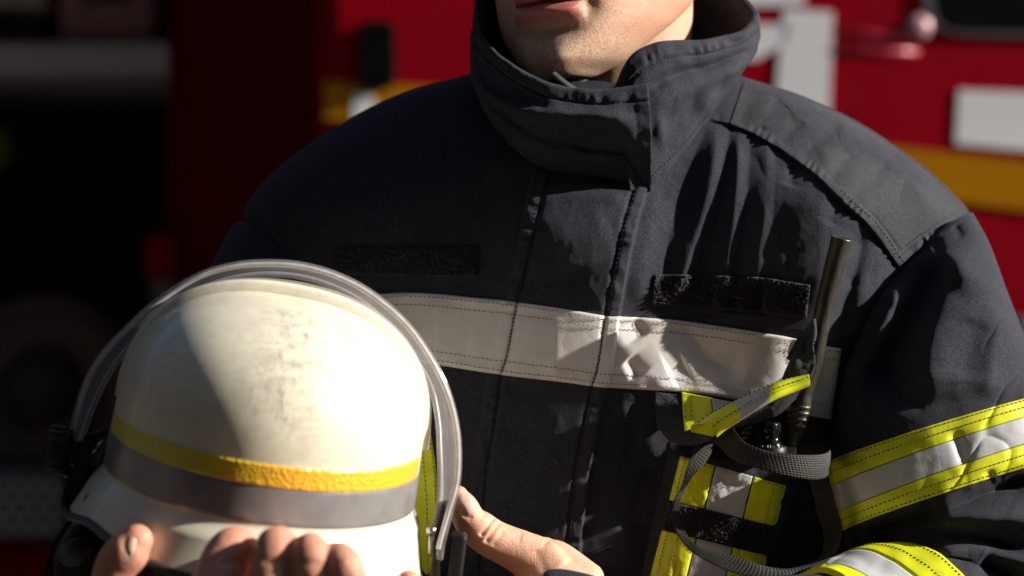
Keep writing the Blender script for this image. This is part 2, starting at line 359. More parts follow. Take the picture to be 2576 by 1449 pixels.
STROKES = [
 # right chest: saw-tooth folds hanging from collar seam and yoke (crease lines with a lit flank on the left)
 
 
 ([(2102, 490), (2100, 540), (2085, 570)], -.0026, 22, 20), ([(1995, 415), (1993, 445), (1985, 470)], -.003, 18, 18),
 ([(2170, 560), (2158, 650), (2130, 760), (2112, 850)], -.0085, 26, 24),
 ([(1905, 700), (1915, 740), (1912, 800)], -.0040, 40, 16), ([(1850, 745), (1846, 790)], -.0022, 25, 14), ([(1790, 750), (1785, 800)], -.002, 25, 14),
 ([(1650, 470), (1640, 560), (1620, 660), (1600, 780)], .0030, 34, 40),
 # silver band right half: dents that throw the triangular light patches
 ([(1690, 800), (1720, 850), (1790, 905), (1880, 940)], -.0042, 30, 55),
 ([(1590, 800), (1620, 850)], -.0035, 30, 18), ([(1575, 900), (1612, 950)], -.004, 34, 20), ([(1680, 940), (1730, 915)], -.0035, 26, 26),
 ([(1990, 830), (1995, 930), (1985, 1000)], -.003, 24, 24), ([(2070, 880), (2062, 1000)], -.004, 18, 26),
 ([(1640, 985), (1700, 915), (1760, 860)], .0028, 34, 34), ([(1400, 790), (1395, 960)], .0014, 26, 26),
 ([(1100, 740), (1095, 930)], .0020, 30, 30), ([(1040, 735), (1030, 920)], -.002, 16, 16), ([(1180, 745), (1170, 930)], -.0016, 26, 26),
 # storm flap: soft horizontal rolls
 ([(1345, 470), (1430, 452), (1520, 450), (1600, 458)], -.0042, 18, 36), ([(1350, 505), (1450, 490), (1590, 500)], .0030, 30, 30),
 ([(1590, 600), (1520, 650), (1450, 690), (1390, 700)], -.0034, 36, 24), ([(1360, 620), (1430, 600), (1540, 560)], .0026, 44, 44),
 ([(1310, 720), (1400, 705), (1480, 720)], -.0030, 30, 30), ([(1490, 760), (1560, 720)], .0018, 26, 26),
 ([(1240, 960), (1330, 985), (1480, 1000)], -.0022, 22, 34), ([(1330, 1190), (1410, 1150)], .0030, 26, 20), ([(1260, 1090), (1380, 1080)], -.002, 30, 30),
 ([(1350, 1300), (1290, 1449)], .0025, 40, 40),
 # below the band, right of the flap
 ([(1580, 1310), (1560, 1449)], .0070, 60, 44), ([(1640, 1150), (1600, 1300), (1570, 1449)], -.004, 40, 60), ([(1600, 990), (1580, 1200)], -.003, 40, 40),
 # yoke and shoulder puckers
 ([(1860, 330), (1880, 270), (1900, 210)], -.0030, 26, 20), ([(1905, 340), (1950, 260), (1970, 240)], -.0036, 24, 18), ([(1960, 365), (2020, 300)], -.003, 20, 16),
 ([(2010, 405), (2090, 330), (2120, 320)], -.0036, 24, 20), ([(2080, 460), (2150, 380)], -.003, 22, 18), ([(2130, 510), (2240, 400)], -.0034, 30, 24),
 ([(2190, 560), (2300, 450)], -.0026, 30, 26), ([(2250, 640), (2330, 560), (2390, 520)], -.002, 20, 16), ([(1990, 300), (2060, 270)], .002, 30, 30),
 ([(2050, 390), (2180, 330)], .0024, 40, 40), ([(1935, 240), (1925, 330)], .002, 22, 22),
 # dark shoulder (viewer's left)
 ([(770, 372), (740, 420), (700, 450)], -.003, 16, 12), ([(660, 460), (700, 540), (730, 640)], -.003, 14, 18), ([(720, 430), (760, 520)], .0022, 18, 18),
 ([(1150, 300), (1120, 450), (1090, 620)], -.004, 60, 60), ([(1250, 420), (1230, 560), (1210, 700)], -.003, 44, 44), ([(960, 420), (930, 560)], .003, 60, 60), ([(1100, 1000), (1090, 1200)], .003, 30, 50),
]
VL = [pchip([300, 415, 520, 640, 760], np.array(c, float)) for c in ([1790, 1742, 1709, 1682, 1668], [1838, 1828, 1806, 1768, 1735], [1890, 1886, 1878, 1862, 1846], [1950, 1952, 1948, 1930, 1918])]
def saw(u, v):
    """hanging folds of the sunlit breast: each drops on its right flank and climbs slowly to the next"""
    f = sst(v, 285, 390) * sst(-v, -800, -660); out_ = np.zeros(u.shape); m = (u > 1050) & (u < 2200) & (v > 280) & (v < 805)
    if not m.any(): return out_
    U, V = u[m], v[m]; k = [VL[i](V) for i in range(4)]
    X = [np.full(U.shape, 1050.), np.full(U.shape, 1330.), k[0] - 125, k[0] - 4, k[1] - 34, k[1], k[2] - 30, k[2], k[3] - 22, k[3], np.full(U.shape, 2060.), np.full(U.shape, 2200.)]
    Hh = [0, .0085, .0095, -.0005, .0062, .0004, .0066, .0022, .0060, .0040, .0050, 0]
    r = np.zeros(U.shape)
    for i in range(len(X) - 1):
        t = np.clip((U - X[i]) / np.maximum(X[i + 1] - X[i], 1), 0, 1); t = t * .55 + .45 * t * t * (3 - 2 * t); r += (Hh[i + 1] - Hh[i]) * t
    out_[m] = r * f[m]; return out_
def field(u, v):
    """height of cloth detail toward the camera (m)"""
    u, v = np.broadcast_arrays(np.asarray(u, float), np.asarray(v, float)); u = u.copy(); v = v.copy()
    H = np.zeros(u.shape)
    for s in STROKES: H += stroke(u, v, *s[:2], *s[2:])
    calm = 1 - .82 * sst(v, 700, 745) * sst(-v, -1080, -1000)
    H += .0032 * fbm(u / 170 + v / 900, v / 260, 3, 3) + calm * (.0012 * fbm(u / 52, v / 70, 9, 3) + .00022 * fbm(u / 24, v / 26, 5, 2))
    wu, wv = u + 60 * fbm(u / 130, v / 130, 41, 2), v + 60 * fbm(u / 130, v / 130, 43, 2)
    H -= calm * (1 - .9 * np.exp(-((u - 1470) / 170) ** 2)) * .0013 * sst(vnoise(u / 170, v / 190, 61), .35, .6) * np.exp(-(np.abs(vnoise((wu + .35 * wv) / 120, (wv - .5 * wu) / 210, 45) - .5) / .07) ** 1.2)
    H += saw(u, v)
    # right chest turns toward the arm and is carried by the radio pocket
    H += .032 * sst(u, 1690, 2140) * (1 - .55 * sst(u, 2150, 2300)) * sst(v, 300, 520) * (1 - .25 * sst(v, 1250, 1449))
    H += .012 * np.exp(-((u - 1480) / 190) ** 2) * sst(v, 420, 620)
    return H
def seams(u, v):
    """storm flap, its welts, yoke edge"""
    fl, fr = fFL(v), fFR(v); inn = sst(u, fl - 3, fl + 4) * sst(-u, -fr - 3, -fr + 4) * sst(v, 405, 440)
    H = .0042 * inn
    for c in (fl + 36, fr - 36):
        H -= .0022 * np.exp(-((u - c) / 6.) ** 2) * inn
    H += .0010 * (1 - .75 * sst(v, 720, 770) * sst(-v, -1010, -960)) * np.sin(v / 7.5 + 2.3 * np.sin(v / 31.) + 1.4 * np.sin(v / 13.7)) * inn * (np.exp(-((u - fl - 16) / 14) ** 2) + .8 * np.exp(-((u - fr + 18) / 14) ** 2)) * (.5 + vnoise(v / 24, v * 0, 4))
    m = (u > 1700) & (v > 150) & (v < 720)
    if m.any():
        sd, t = seg_sd(u[m], v[m], YOKE + [(2330, 622), (2400, 572), (2465, 528)]); h = np.zeros(u.shape)
        h[m] = (.0040 * sst(sd, -4, 5) * sst(v[m], 200, 318) + .0013 * np.sin(t * 150 + 5 * np.sin(t * 37)) * vnoise(t * 40, t * 0, 3) * np.exp(-((sd - 12) / 12) ** 2)) * (sd > -12) * sst(t, -.01, .06)
        h[m] -= .0016 * np.exp(-((sd - 27) / 5) ** 2) * sst(t, .50, .56)
        H += np.where(v > -9, h, 0)
    return H
def Fbase(u, v):
    a = (fUR(v) - fUL(v)) / 2; uc = (fUR(v) + fUL(v)) / 2; c = np.clip(np.abs((u - uc) / a), 0, 1)
    return fYC(v) - fT(v) * (1 - c ** 2.7) ** (1 / 2.7), c
def F(u, v, seam=True):
    u, v = np.broadcast_arrays(np.asarray(u, float), np.asarray(v, float))
    y, c = Fbase(u, v); wgt = sst(1 - c, 0, .10)
    return y - wgt * (field(u, v) + (seams(u.copy(), v.copy()) if seam else 0))
# ---- torso shell
vrow = np.r_[np.arange(150, 1449, 2.7), np.arange(1449, 1560, 8), np.linspace(1560, 2620, 30)]
ph = np.linspace(-1, 1, 660); cfront = np.sign(ph) * (1 - (1 - np.abs(ph)) ** 1.25)
VV, CC = np.meshgrid(vrow, cfront, indexing='ij')
UU = (fUR(VV) + fUL(VV)) / 2 + CC * (fUR(VV) - fUL(VV)) / 2
XF = P(UU, VV, F(UU, VV))
cb = np.sign(np.linspace(1, -1, 60)) * (1 - (1 - np.abs(np.linspace(1, -1, 60))) ** 1.6); cb = cb[1:-1]
VB, CB = np.meshgrid(vrow, cb, indexing='ij'); UB = (fUR(VB) + fUL(VB)) / 2 + CB * (fUR(VB) - fUL(VB)) / 2
YB = fYC(VB) + fT(VB) * (1 - np.abs(CB) ** 2.7) ** (1 / 2.7) + .004 * fbm(UB / 120, VB / 160, 31, 3)
XT = np.concatenate([XF, P(UB, VB, YB)], 1)
jacket = grid('jacket', XT, M_FAB, person, cv=True)
jacket['label'] = 'black turnout jacket with silver chest band and dusty shoulders'
# ---- patches laid on the cloth
def patch(name, eL, eR, na, nb, h, mat, parent, fun=F, extra=None, drop=.0025, pw=10, label=None, smooth_edges=True):
    """strip between two edge lines (a: along the lines, b: from first to second line)"""
    A = catmull(eL, na) if smooth_edges and len(eL) > 2 else resample(eL, na); B = catmull(eR, na) if smooth_edges and len(eR) > 2 else resample(eR, na)
    b = np.linspace(0, 1, nb); a = np.linspace(0, 1, na)
    uv = A[:, None] * (1 - b[None, :, None]) + B[:, None] * b[None, :, None]
    y = fun(uv[..., 0], uv[..., 1]); aa, bb = np.meshgrid(a, b, indexing='ij')
    rim = np.minimum(1 - np.abs(2 * aa - 1) ** (pw * 6), 1 - np.abs(2 * bb - 1) ** pw)
    hh = h * np.clip(rim, 0, 1) ** .5
    if extra is not None: hh = hh + extra(aa, bb, uv[..., 0], uv[..., 1])
    y = y - hh; edge = (aa == 0) | (aa == 1) | (bb == 0) | (bb == 1); y = np.where(edge, y + drop, y)
    L = np.linalg.norm(np.diff(A, axis=0), axis=1).sum() * .2877e-3; W = np.linalg.norm(A - B, axis=1).mean() * .2877e-3
    return grid(name, P(uv[..., 0], uv[..., 1], y), mat, parent, uv=np.stack([aa * L, bb * W], -1), label=label)
def lerp_line(eL, eR, b, n=60, a0=0., a1=1.):
    A = catmull(eL, n) if len(eL) > 2 else resample(eL, n); B = catmull(eR, n) if len(eR) > 2 else resample(eR, n)
    q = A * (1 - b) + B * b; i0, i1 = int(a0 * (n - 1)), int(a1 * (n - 1)); return q[i0:i1 + 1]
def stitches(name, lines, mat, parent, fun=F, h=.0008, pitch=11.5, dash=8.6, wd=1.9, thread=.0006):
    if len(lines) > 1:
        for ln in lines: stitches(name, [ln], mat, parent, fun, h, pitch, dash, wd, thread)
        return
    V = []
    for ln in lines:
        ln = np.asarray(ln, float); L = np.linalg.norm(np.diff(ln, axis=0), axis=1).sum(); n = max(2, int(L / pitch)); q = resample(ln, 2 * n + 1)
        for i in range(n):
            a, b = q[2 * i], q[2 * i + 2]; e = (b - a) / (np.linalg.norm(b - a) + 1e-9); nn = np.array([-e[1], e[0]])
            m = (a + b) / 2 + nn * random.uniform(-.8, .8); V.append((m, e, nn))
    if not V: return
    M = np.array([v[0] for v in V]); E = np.array([v[1] for v in V]); N = np.array([v[2] for v in V])
    prof = [(-.5, 0, .0008), (-.25, -.5, 0), (-.25, .5, 0), (-.2, 0, -thread), (.2, 0, -thread), (.25, -.5, 0), (.25, .5, 0), (.5, 0, .0008)]
    pts = np.stack([M + E * (p[0] * dash) + N * (p[1] * wd) for p in prof], 1); y = fun(pts[..., 0], pts[..., 1]) - h + np.array([p[2] for p in prof])
    X = P(pts[..., 0], pts[..., 1], y); fs = [(0, 1, 3), (0, 3, 2), (1, 5, 4, 3), (2, 3, 4, 6), (4, 5, 7), (4, 7, 6)]
    faces = [tuple(f_ + 8 * k for f_ in f) for k in range(len(V)) for f in fs]
    mesh(name, X.reshape(-1, 3), faces, mat, parent, smooth=False)
# storm flap, own cloth strip over the zip
def flapwelt(aa, bb, u, v): return 0 * u
fl_v = np.r_[np.arange(424, 1449, 20), 1449, 1560, 1800, 2200, 2600]
patch('storm_flap', [(float(fFL(v)) - 1, v) for v in fl_v], [(float(fFR(v)) + 1, v) for v in fl_v], 560, 130, .0018, M_FAB, jacket, pw=26, drop=.0045)
patch('shoulder_yoke', [(p[0] + 1, p[1] - 1) for p in YOKE[1:]], [(1872, 196), (1932, 212), (1984, 231), (2079, 271), (2158, 311), (2250, 371), (2331, 431), (2388, 485), (2432, 538)], 260, 190, .0012, M_FAB_LIT, jacket, pw=30, drop=.004)
# chest band
BT = [(715, 742), (800, 745), (880, 745), (960, 738), (1030, 735), (1100, 738), (1180, 746), (1250, 752), (1290, 757), (1400, 772), (1525, 793), (1560, 795), (1700, 804), (1830, 822), (1930, 838), (2000, 850), (2060, 866), (2118, 876)]
BB = [(715, 905), (800, 908), (880, 912), (960, 912), (1020, 908), (1060, 914), (1130, 924), (1230, 940), (1300, 950), (1420, 964), (1500, 975), (1560, 978), (1640, 983), (1720, 988), (1800, 998), (1900, 1018), (2000, 1042), (2092, 1056)]
band = patch('reflective_band', BT, BB, 640, 90, .0034, M_SILVER, jacket, pw=24, label='silver reflective band across the chest', extra=lambda a, b, u, v: .00012 * fbm(u / 22, v / 24, 77, 2))
fband = lambda u, v: F(u, v) - .0034
stitches('stitching', [lerp_line(BT, BB, f, 160) for f in (.06, .18, .81, .935)], M_STITCH, jacket, fband)
stitches('stitching', [[(float(fFL(v)) + 34, v) for v in range(758, 945, 12)], [(float(fFR(v)) - 36, v) for v in range(796, 978, 12)]], M_STITCHD, jacket, fband, wd=3.2, pitch=9.5)
stitches('stitching', [[(float(fFL(v)) + 30, v) for v in range(450, 750, 12)], [(float(fFR(v)) - 31, v) for v in range(460, 790, 12)], [(float(fFL(v)) + 30, v) for v in range(960, 1449, 12)], [(float(fFR(v)) - 31, v) for v in range(990, 1449, 12)]], M_STITCHD, jacket, lambda u, v: F(u, v) - .0016)
yk = catmull(YOKE, 60)
stitches('stitching', [[(p[0] + 21 * .75, p[1] - 21 * .65) for p in yk[36:]], [(2238, 648), (2310, 596), (2380, 548), (2428, 520)]], M_STITCHD, jacket, lambda u, v: F(u, v) - .0014, wd=2)
# hook-and-loop panels with a raised pile
def pile(a, b, u, v): return .0042 * (rng.random(u.shape) ** 3) * (.35 + .65 * vnoise(u / 22, v / 26, 8))
patch('name_velcro', [(1646, 689), (1740, 690), (1850, 693), (1926, 697), (1990, 708), (2040, 716)], [(1640, 768), (1740, 772), (1840, 780), (1926, 788), (1985, 796), (2030, 802)], 150, 36, .0022, M_VEL, jacket, pw=24, extra=pile)
patch('name_velcro', [(838, 624), (960, 622), (1080, 620), (1205, 620)], [(838, 690), (960, 694), (1080, 697), (1200, 697)], 140, 30, .0022, M_VEL, jacket, pw=24, extra=pile)
# pocket with yellow tape on the other breast, mostly behind the helmet
PLt = [(880, 912), (885, 1040), (892, 1180), (900, 1320), (905, 1449)]; PRt = [(1068, 915), (1075, 1000), (1086, 1085), (1100, 1180), (1107, 1290), (1110, 1449)]
patch('pocket_tape', PLt, PRt, 120, 40, .004, M_YEL, jacket, pw=20)
stitches('stitching', [lerp_line(PLt, PRt, f, 90) for f in (.84, .955)], M_STITCH, jacket, lambda u, v: F(u, v) - .0042)
# ---- sleeve on the sunlit side
SL = [((2250, 664), (2448, 536), .088, .060), ((2203, 728), (2490, 614), .070, .076), ((2163, 800), (2530, 722), .058, .084), ((2128, 900), (2580, 850), .050, .088), ((2104, 1010), (2610, 935), .044, .090),
      ((2085, 1165), (2662, 985), .038, .094), ((2120, 1340), (2700, 1150), .030, .098), ((2128, 1395), (2740, 1290), .024, .100), ((2150, 1470), (2760, 1440), .018, .104), ((2210, 1600), (2740, 1620), .016, .100), ((2330, 1720), (2640, 1740), .03, .06)]
ss = np.r_[0, np.cumsum([np.hypot(*(np.mean(SL[i + 1][:2], 0) - np.mean(SL[i][:2], 0))) for i in range(len(SL) - 1)])]
fSl = pchip(ss, np.array([[*s[0], *s[1], s[2], s[3]] for s in SL], float))
SSTROKES = [([(2262, 690), (2240, 780), (2190, 880), (2130, 1000)], .0140, 46, 26), ([(2392, 640), (2330, 726), (2278, 798), (2228, 881), (2170, 996)], -.0230, 44, 84),
            ([(2440, 612), (2390, 720), (2350, 829), (2338, 915), (2350, 1020)], .0165, 60, 100), ([(2462, 800), (2440, 870), (2430, 960)], -.0032, 44, 50), ([(2520, 760), (2500, 900), (2480, 1010)], .005, 40, 40),
            ([(2300, 640), (2330, 615)], -.003, 14, 14), ([(2350, 600), (2372, 640)], -.004, 14, 14), ([(2400, 565), (2420, 600)], -.004, 12, 12),
            ([(2395, 1075), (2420, 1150), (2432, 1190), (2440, 1240)], -.0030, 12, 16), ([(2425, 1160), (2445, 1240)], .003, 16, 16), ([(2482, 1180), (2500, 1230)], -.002, 10, 10),
            ([(2140, 1352), (2260, 1322), (2380, 1290), (2500, 1235), (2640, 1200)], -.020, 26, 26), ([(2330, 1305), (2450, 1300), (2640, 1310)], .016, 40, 44),
            ([(2160, 1372), (2300, 1352), (2420, 1352), (2600, 1392)], -.018, 26, 22), ([(2330, 1400), (2440, 1372), (2520, 1395), (2640, 1440)], .014, 30, 30), ([(2400, 1400), (2395, 1449)], -.008, 18, 18), ([(2460, 1420), (2560, 1470)], -.012, 22, 26)]
def S(s, th, off=0., seam=True):
    q = fSl(s); Lu, Lv, Ru, Rv, yc, b = [q[..., k] for k in range(6)]
    c, sn = np.cos(th), np.sin(th); sg = np.sign(sn) * np.abs(sn) ** .42
    u = (Lu + Ru) / 2 - c * (Ru - Lu) / 2; v = (Lv + Rv) / 2 - c * (Rv - Lv) / 2 - 15 * np.maximum(sn, 0)
    H = np.zeros(u.shape)
    for st in SSTROKES: H += stroke(u, v, *st)
    H += .003 * fbm(u / 120, v / 150, 21, 3) + .0007 * fbm(u / 44, v / 48, 22, 2)
    H -= .0012 * sst(vnoise(u / 150, v / 170, 63), .4, .6) * np.exp(-(np.abs(vnoise((u + v * .5) / 90, (v - .4 * u) / 190, 47) - .5) / .07) ** 1.2)
    H *= sst(sn, 0, .25); Hb = .003 * fbm(u / 90, v / 90, 29, 2) * (sn < 0)
    y = yc - b * sg - H - Hb - off * np.maximum(sg, 0)
    # offset outward at the silhouettes as well
    du = off / .28e-3 * -c
    return np.stack([u + du, v, y], -1)
sg_ = np.concatenate([np.linspace(0, ss[-3], 400), np.linspace(ss[-3], ss[-1], 40)[1:]]); th_ = np.concatenate([np.linspace(0, np.pi, 300), np.linspace(np.pi, 2 * np.pi, 60)[1:-1]])
SS, TH = np.meshgrid(sg_, th_, indexing='ij'); q = S(SS, TH)
sleeve = grid('sleeve', P(q[..., 0], q[..., 1], q[..., 2]), M_FAB, jacket, cv=True)
def stape(name, s0, s1, th0, th1, ns, nt, off, mat, parent):
    a, b = np.meshgrid(np.linspace(0, 1, ns), np.linspace(0, 1, nt), indexing='ij')
    q = S(s0 + (s1 - s0) * a, th0 + (th1 - th0) * b, off); rim = (a == 0) | (a == 1)
    q[..., 2] += np.where(rim, off + .001, 0)
    return grid(name, P(q[..., 0], q[..., 1], q[..., 2]), mat, parent)
s5, s6 = ss[5], ss[6]
for k, (f0, f1, m_) in enumerate(((0, .305, M_YEL), (.305, .68, M_GREY), (.68, 1., M_YEL))):
    stape('sleeve_tape', s5 + f0 * (s6 - s5), s5 + f1 * (s6 - s5), -.25, np.pi + .25, 40, 320, .0016 - (.0003 if k == 1 else 0), m_, jacket)
def sstitch(fr, th0=.03, th1=np.pi - .03, ss0=None, fn=None, pitch=.0034, base=None):
    V = []; Fc = []
    for f in fr:
        n = 150; th = np.linspace(th0, th1, n); q = (fn or S)(np.full(n, f), th, .0020); X = P(q[:, 0], q[:, 1], q[:, 2]); V.append(X)
    return V
def stitch3d(name, lines, mat, parent, pitch=.0034, dash=.0026, wd=.0008):
    if len(lines) > 1:
        for X in lines: stitch3d(name, [X], mat, parent, pitch, dash, wd)
        return
    v, f = [], []
    for X in lines:
        X = np.asarray(X); L = np.linalg.norm(np.diff(X, axis=0), axis=1).sum(); n = max(2, int(L / pitch)); q = resample(X, n + 1)
        for i in range(n):
            a, b = q[i], q[i + 1]; e = (b - a) / (np.linalg.norm(b - a) + 1e-12); m = (a + b) / 2; up = np.array([-e[2], 0, e[0]]); up /= np.linalg.norm(up) + 1e-9; t = np.array([0, -1, 0])
            k = len(v); v += [m - e * dash / 2 - t * .0007, m + up * wd / 2 - e * dash * .25, m - up * wd / 2 - e * dash * .25, m + t * .0006, m + e * dash / 2 - t * .0007, m + up * wd / 2 + e * dash * .25, m - up * wd / 2 + e * dash * .25]
            f += [(k, k + 2, k + 3), (k, k + 3, k + 1), (k + 1, k + 3, k + 5), (k + 2, k + 6, k + 3), (k + 3, k + 6, k + 4), (k + 3, k + 4, k + 5)]
    mesh(name, np.array(v), f, mat, parent, smooth=False)
stitch3d('stitching', sstitch([s5 + f * (s6 - s5) for f in (.035, .15, .82, .95)]), M_STITCH, jacket)
# ---- sleeve on the shaded side (upper arm; forearm runs under the helmet)
def tube3(name, secs, mat, parent, n=160, m=96, amp=.004, seed=40, folds=0, closed_end=True):
    """secs: (u,v,y, radius m)  general 3-D tube through image points with cloth noise"""
    c = np.array([list(P(s[0], s[1], s[2])) + [s[3]] for s in secs], float); q = catmull(c, n); p, r = q[:, :3], q[:, 3]
    t = np.gradient(p, axis=0); t /= np.linalg.norm(t, axis=1)[:, None]
    a = np.cross(t, np.array([0, -1., .15])); a /= np.linalg.norm(a, axis=1)[:, None]; b = np.cross(a, t)
    th = np.linspace(0, 2 * np.pi, m, endpoint=False); L = np.r_[0, np.cumsum(np.linalg.norm(np.diff(p, axis=0), axis=1))]
    LL, TT = np.meshgrid(L, th, indexing='ij')
    nz = amp * (fbm(LL * 22 + 3 * np.cos(TT), 1.6 * np.sin(TT) + 5 + LL * 4, seed, 3) * 2 + .5 * fbm(LL * 70, 3 * np.cos(TT) + 9, seed + 4, 2))
    if folds: nz = nz + amp * 1.1 * np.sin(LL * folds + 2.2 * np.sin(TT + .6) + 3 * vnoise(LL * 9, TT, seed)) * (.4 + .6 * vnoise(LL * 12, TT * 0 + 3, seed + 2))
    rr = r[:, None] + nz
    X = p[:, None] + rr[..., None] * (np.cos(TT)[..., None] * a[:, None] + np.sin(TT)[..., None] * b[:, None])
    return grid(name, X, mat, parent, cv=True), X, (p, r, a, b, L)
sl2, _, _ = tube3('sleeve', [(775, 535, .115, .030), (768, 590, .115, .052), (752, 660, .112, .062), (734, 760, .108, .068), (715, 900, .100, .069), (650, 1100, .09, .070), (640, 1350, .06, .070), (640, 1560, .02, .070), (640, 1690, -.06, .064), (620, 1740, -.16, .056), (600, 1760, -.22, .050)], M_FAB, jacket, n=240, amp=.0032, folds=60, seed=51)
# ---- forearm sleeve on the sunlit side, with its cuff tape and knitted wristlet
FA = [(2560, 1590, .030, .088), (2420, 1630, -.02, .086), (2260, 1670, -.065, .0795), (2130, 1700, -.095, .073), (1960, 1720, -.122, .068), (1780, 1745, -.136, .062), (1600, 1705, -.14, .053), (1480, 1655, -.140, .047)]
fsl, FX, (fp, fr_, fa, fb, fL) = tube3('forearm_sleeve', FA, M_FAB, jacket, n=260, m=220, amp=.0042, folds=75, seed=61)
def forearm(k, th, off):
    """k index along the forearm (float)"""
    i = np.clip(k, 0, len(fp) - 1.001); i0 = i.astype(int); t = (i - i0)[..., None]
    X0 = FX[i0]; 
    return i0, t
def ftape(name, k0, k1, off, mat, skew=18):
    m = FX.shape[1]; n = 26; rows = []
    for f in np.linspace(0, 1, n):
        k = k0 + (k1 - k0) * f + 0 * np.arange(m); i0 = np.clip(k.astype(int), 0, len(fp) - 2); t = (k - i0)[:, None]; j = np.arange(m)
        X = FX[i0, j] * (1 - t) + FX[i0 + 1, j] * t; c = fp[i0] * (1 - t) + fp[i0 + 1] * t; d = X - c; l = np.linalg.norm(d, axis=1)[:, None]
        o = -.002 if f in (0, 1) else off
        rr = fr_[i0][:, None] * .35 + l * .65 + .0025
        rows.append(c + d / l * (rr + o))
    return grid(name, np.array(rows), mat, jacket, cv=True)
def kf(u): # index along the forearm where its axis crosses column u
    uu, _ = proj(fp); return float(np.interp(-u, -uu, np.arange(len(fp))))
ka, kb, kc, kd = kf(2278), kf(2212), kf(2125), kf(2070)
ftape('cuff_tape', ka, kb, .002, M_YEL); ftape('cuff_tape', kb, kc, .0018, M_GREY); ftape('cuff_tape', kc, kd, .002, M_YEL)
def fline(k):
    i = int(k); X = FX[i]; c = fp[i]; d = X - c; l = np.linalg.norm(d, axis=1)[:, None]; return c + d / l * (fr_[i] * .35 + l * .65 + .0048)
stitch3d('stitching', [fline(ka + (kb - ka) * .18), fline(ka + (kb - ka) * .62)], M_STITCH, jacket)
wr, WX, _ = tube3('wristlet', [(1560, 1645, -.143, .041), (1480, 1612, -.142, .0415), (1420, 1592, -.138, .041), (1372, 1580, -.134, .0395), (1350, 1576, -.133, .036)], M_FAB, jacket, n=60, m=120, amp=.0006, seed=71)
me = wr.data; co = np.zeros(len(me.vertices) * 3); me.vertices.foreach_get('co', co); co = co.reshape(60, 120, 3); cen = co.mean(1, keepdims=True); rib = 1 + .02 * np.sign(np.sin(np.arange(120) / 120 * 2 * np.pi * 34))[None, :, None]
me.vertices.foreach_set('co', (cen + (co - cen) * rib).ravel())
# ---- collar: padded stand-up collar, a loft between its seam and its edge
CB_ = [(1635, 482, -.012), (1560, 456, -.016), (1460, 440, -.014), (1370, 424, -.006), (1310, 388, .005), (1255, 338, .025), (1215, 288, .05), (1206, 250, .085), (1210, 248, .10), (1214, 240, .12), (1265, 225, .155), (1400, 205, .185), (1540, 200, .19), (1680, 205, .185), (1785, 200, .16), (1836, 190, .125), (1842, 190, .09), (1818, 245, .055), (1790, 293, .035), (1740, 352, .014), (1694, 410, -.001), (1662, 445, -.006), (1634, 470, -.006), (1585, 480, -.004)]
CT_ = [(1632, 222, -.032), (1540, 233, -.036), (1460, 234, -.038), (1395, 224, -.039), (1335, 201, -.037), (1262, 158, -.028), (1205, 103, -.005), (1185, 82, .012), (1210, 98, .030), (1206, 0, .05), (1230, -70, .09), (1380, -130, .15), (1560, -140, .18), (1740, -110, .165), (1850, -40, .13), (1893, 20, .09), (1904, 58, .06), (1862, 92, .035), (1780, 110, .012), (1700, 113, -.004), (1640, 121, -.014), (1597, 142, -.018), (1570, 176, -.018), (1548, 226, -.014)]
nC = 420
cb_, ct_ = catmull(CB_, nC * 8), catmull(CT_, nC * 8)
def byidx(c, pts):  # keep the two curves in step point by point
    p = np.asarray(pts, float); e = np.vstack([2 * p[0] - p[1], p, 2 * p[-1] - p[-2]]); out = []
    for t_ in np.linspace(0, len(p) - 1, nC):
        i = min(int(t_), len(p) - 2); t = t_ - i; a, b, c2, d = e[i:i + 4]
        out.append(.5 * (2 * b + (c2 - a) * t + (2 * a - 5 * b + 4 * c2 - d) * t ** 2 + (3 * b - a - 3 * c2 + d) * t ** 3))
    return np.array(out)
CB_ = [(u_, v_, float(F(u_, v_)) - .0018) if v_ > 275 else (u_, v_, y_) for u_, v_, y_ in CB_]
cb_, ct_ = byidx(0, CB_), byidx(0, CT_); B3, T3 = P(*cb_.T), P(*ct_.T)
cx, cy = P(1530, 0, .1)[0], .10
nJ = 70; J = np.linspace(0, 1, nJ); tI = np.linspace(0, 1, nC)
mid = B3[:, None] * (1 - J[None, :, None]) + T3[:, None] * J[None, :, None]
out = np.stack([mid[..., 0] - cx, mid[..., 1] - cy, 0 * mid[..., 0]], -1); out[..., 1] *= 1.3; out /= np.linalg.norm(out, axis=-1, keepdims=True)
II, JJ = np.meshgrid(np.linspace(0, 23, nC), J, indexing='ij')
LC = np.r_[0, np.cumsum(np.linalg.norm(np.diff(T3 + B3, axis=0), axis=1))] / 2; LL_ = LC[:, None] + 0 * JJ
bulge = (.0085 - .0055 * np.exp(-((II - 7.5) / 1.6) ** 2)) * np.sin(np.pi * JJ) + .0040 * fbm(LL_ * 22, JJ * 2.2, 81, 3) * 2 + .0013 * fbm(LL_ * 70, JJ * 6, 83, 2) * 2
bulge += .0075 * np.exp(-((JJ - .62 - .10 * np.sin(II * .9)) / .10) ** 2) * sst(II, .3, 1) * sst(6.4 - II, 0, 1.5)   # the collar slumps in a roll at the front
bulge -= .0065 * np.exp(-((JJ - .36 - .05 * II / 6) / .09) ** 2) * sst(II, .2, 1.2) * sst(6.0 - II, 0, 2)
bulge -= .0050 * np.exp(-((JJ - .70) / .05) ** 2) * sst(II, 16.5, 18) * sst(22 - II, 0, 2)
bulge += .0050 * np.exp(-((JJ - .50) / .10) ** 2) * sst(II, 16.5, 18) * sst(22 - II, 0, 2)
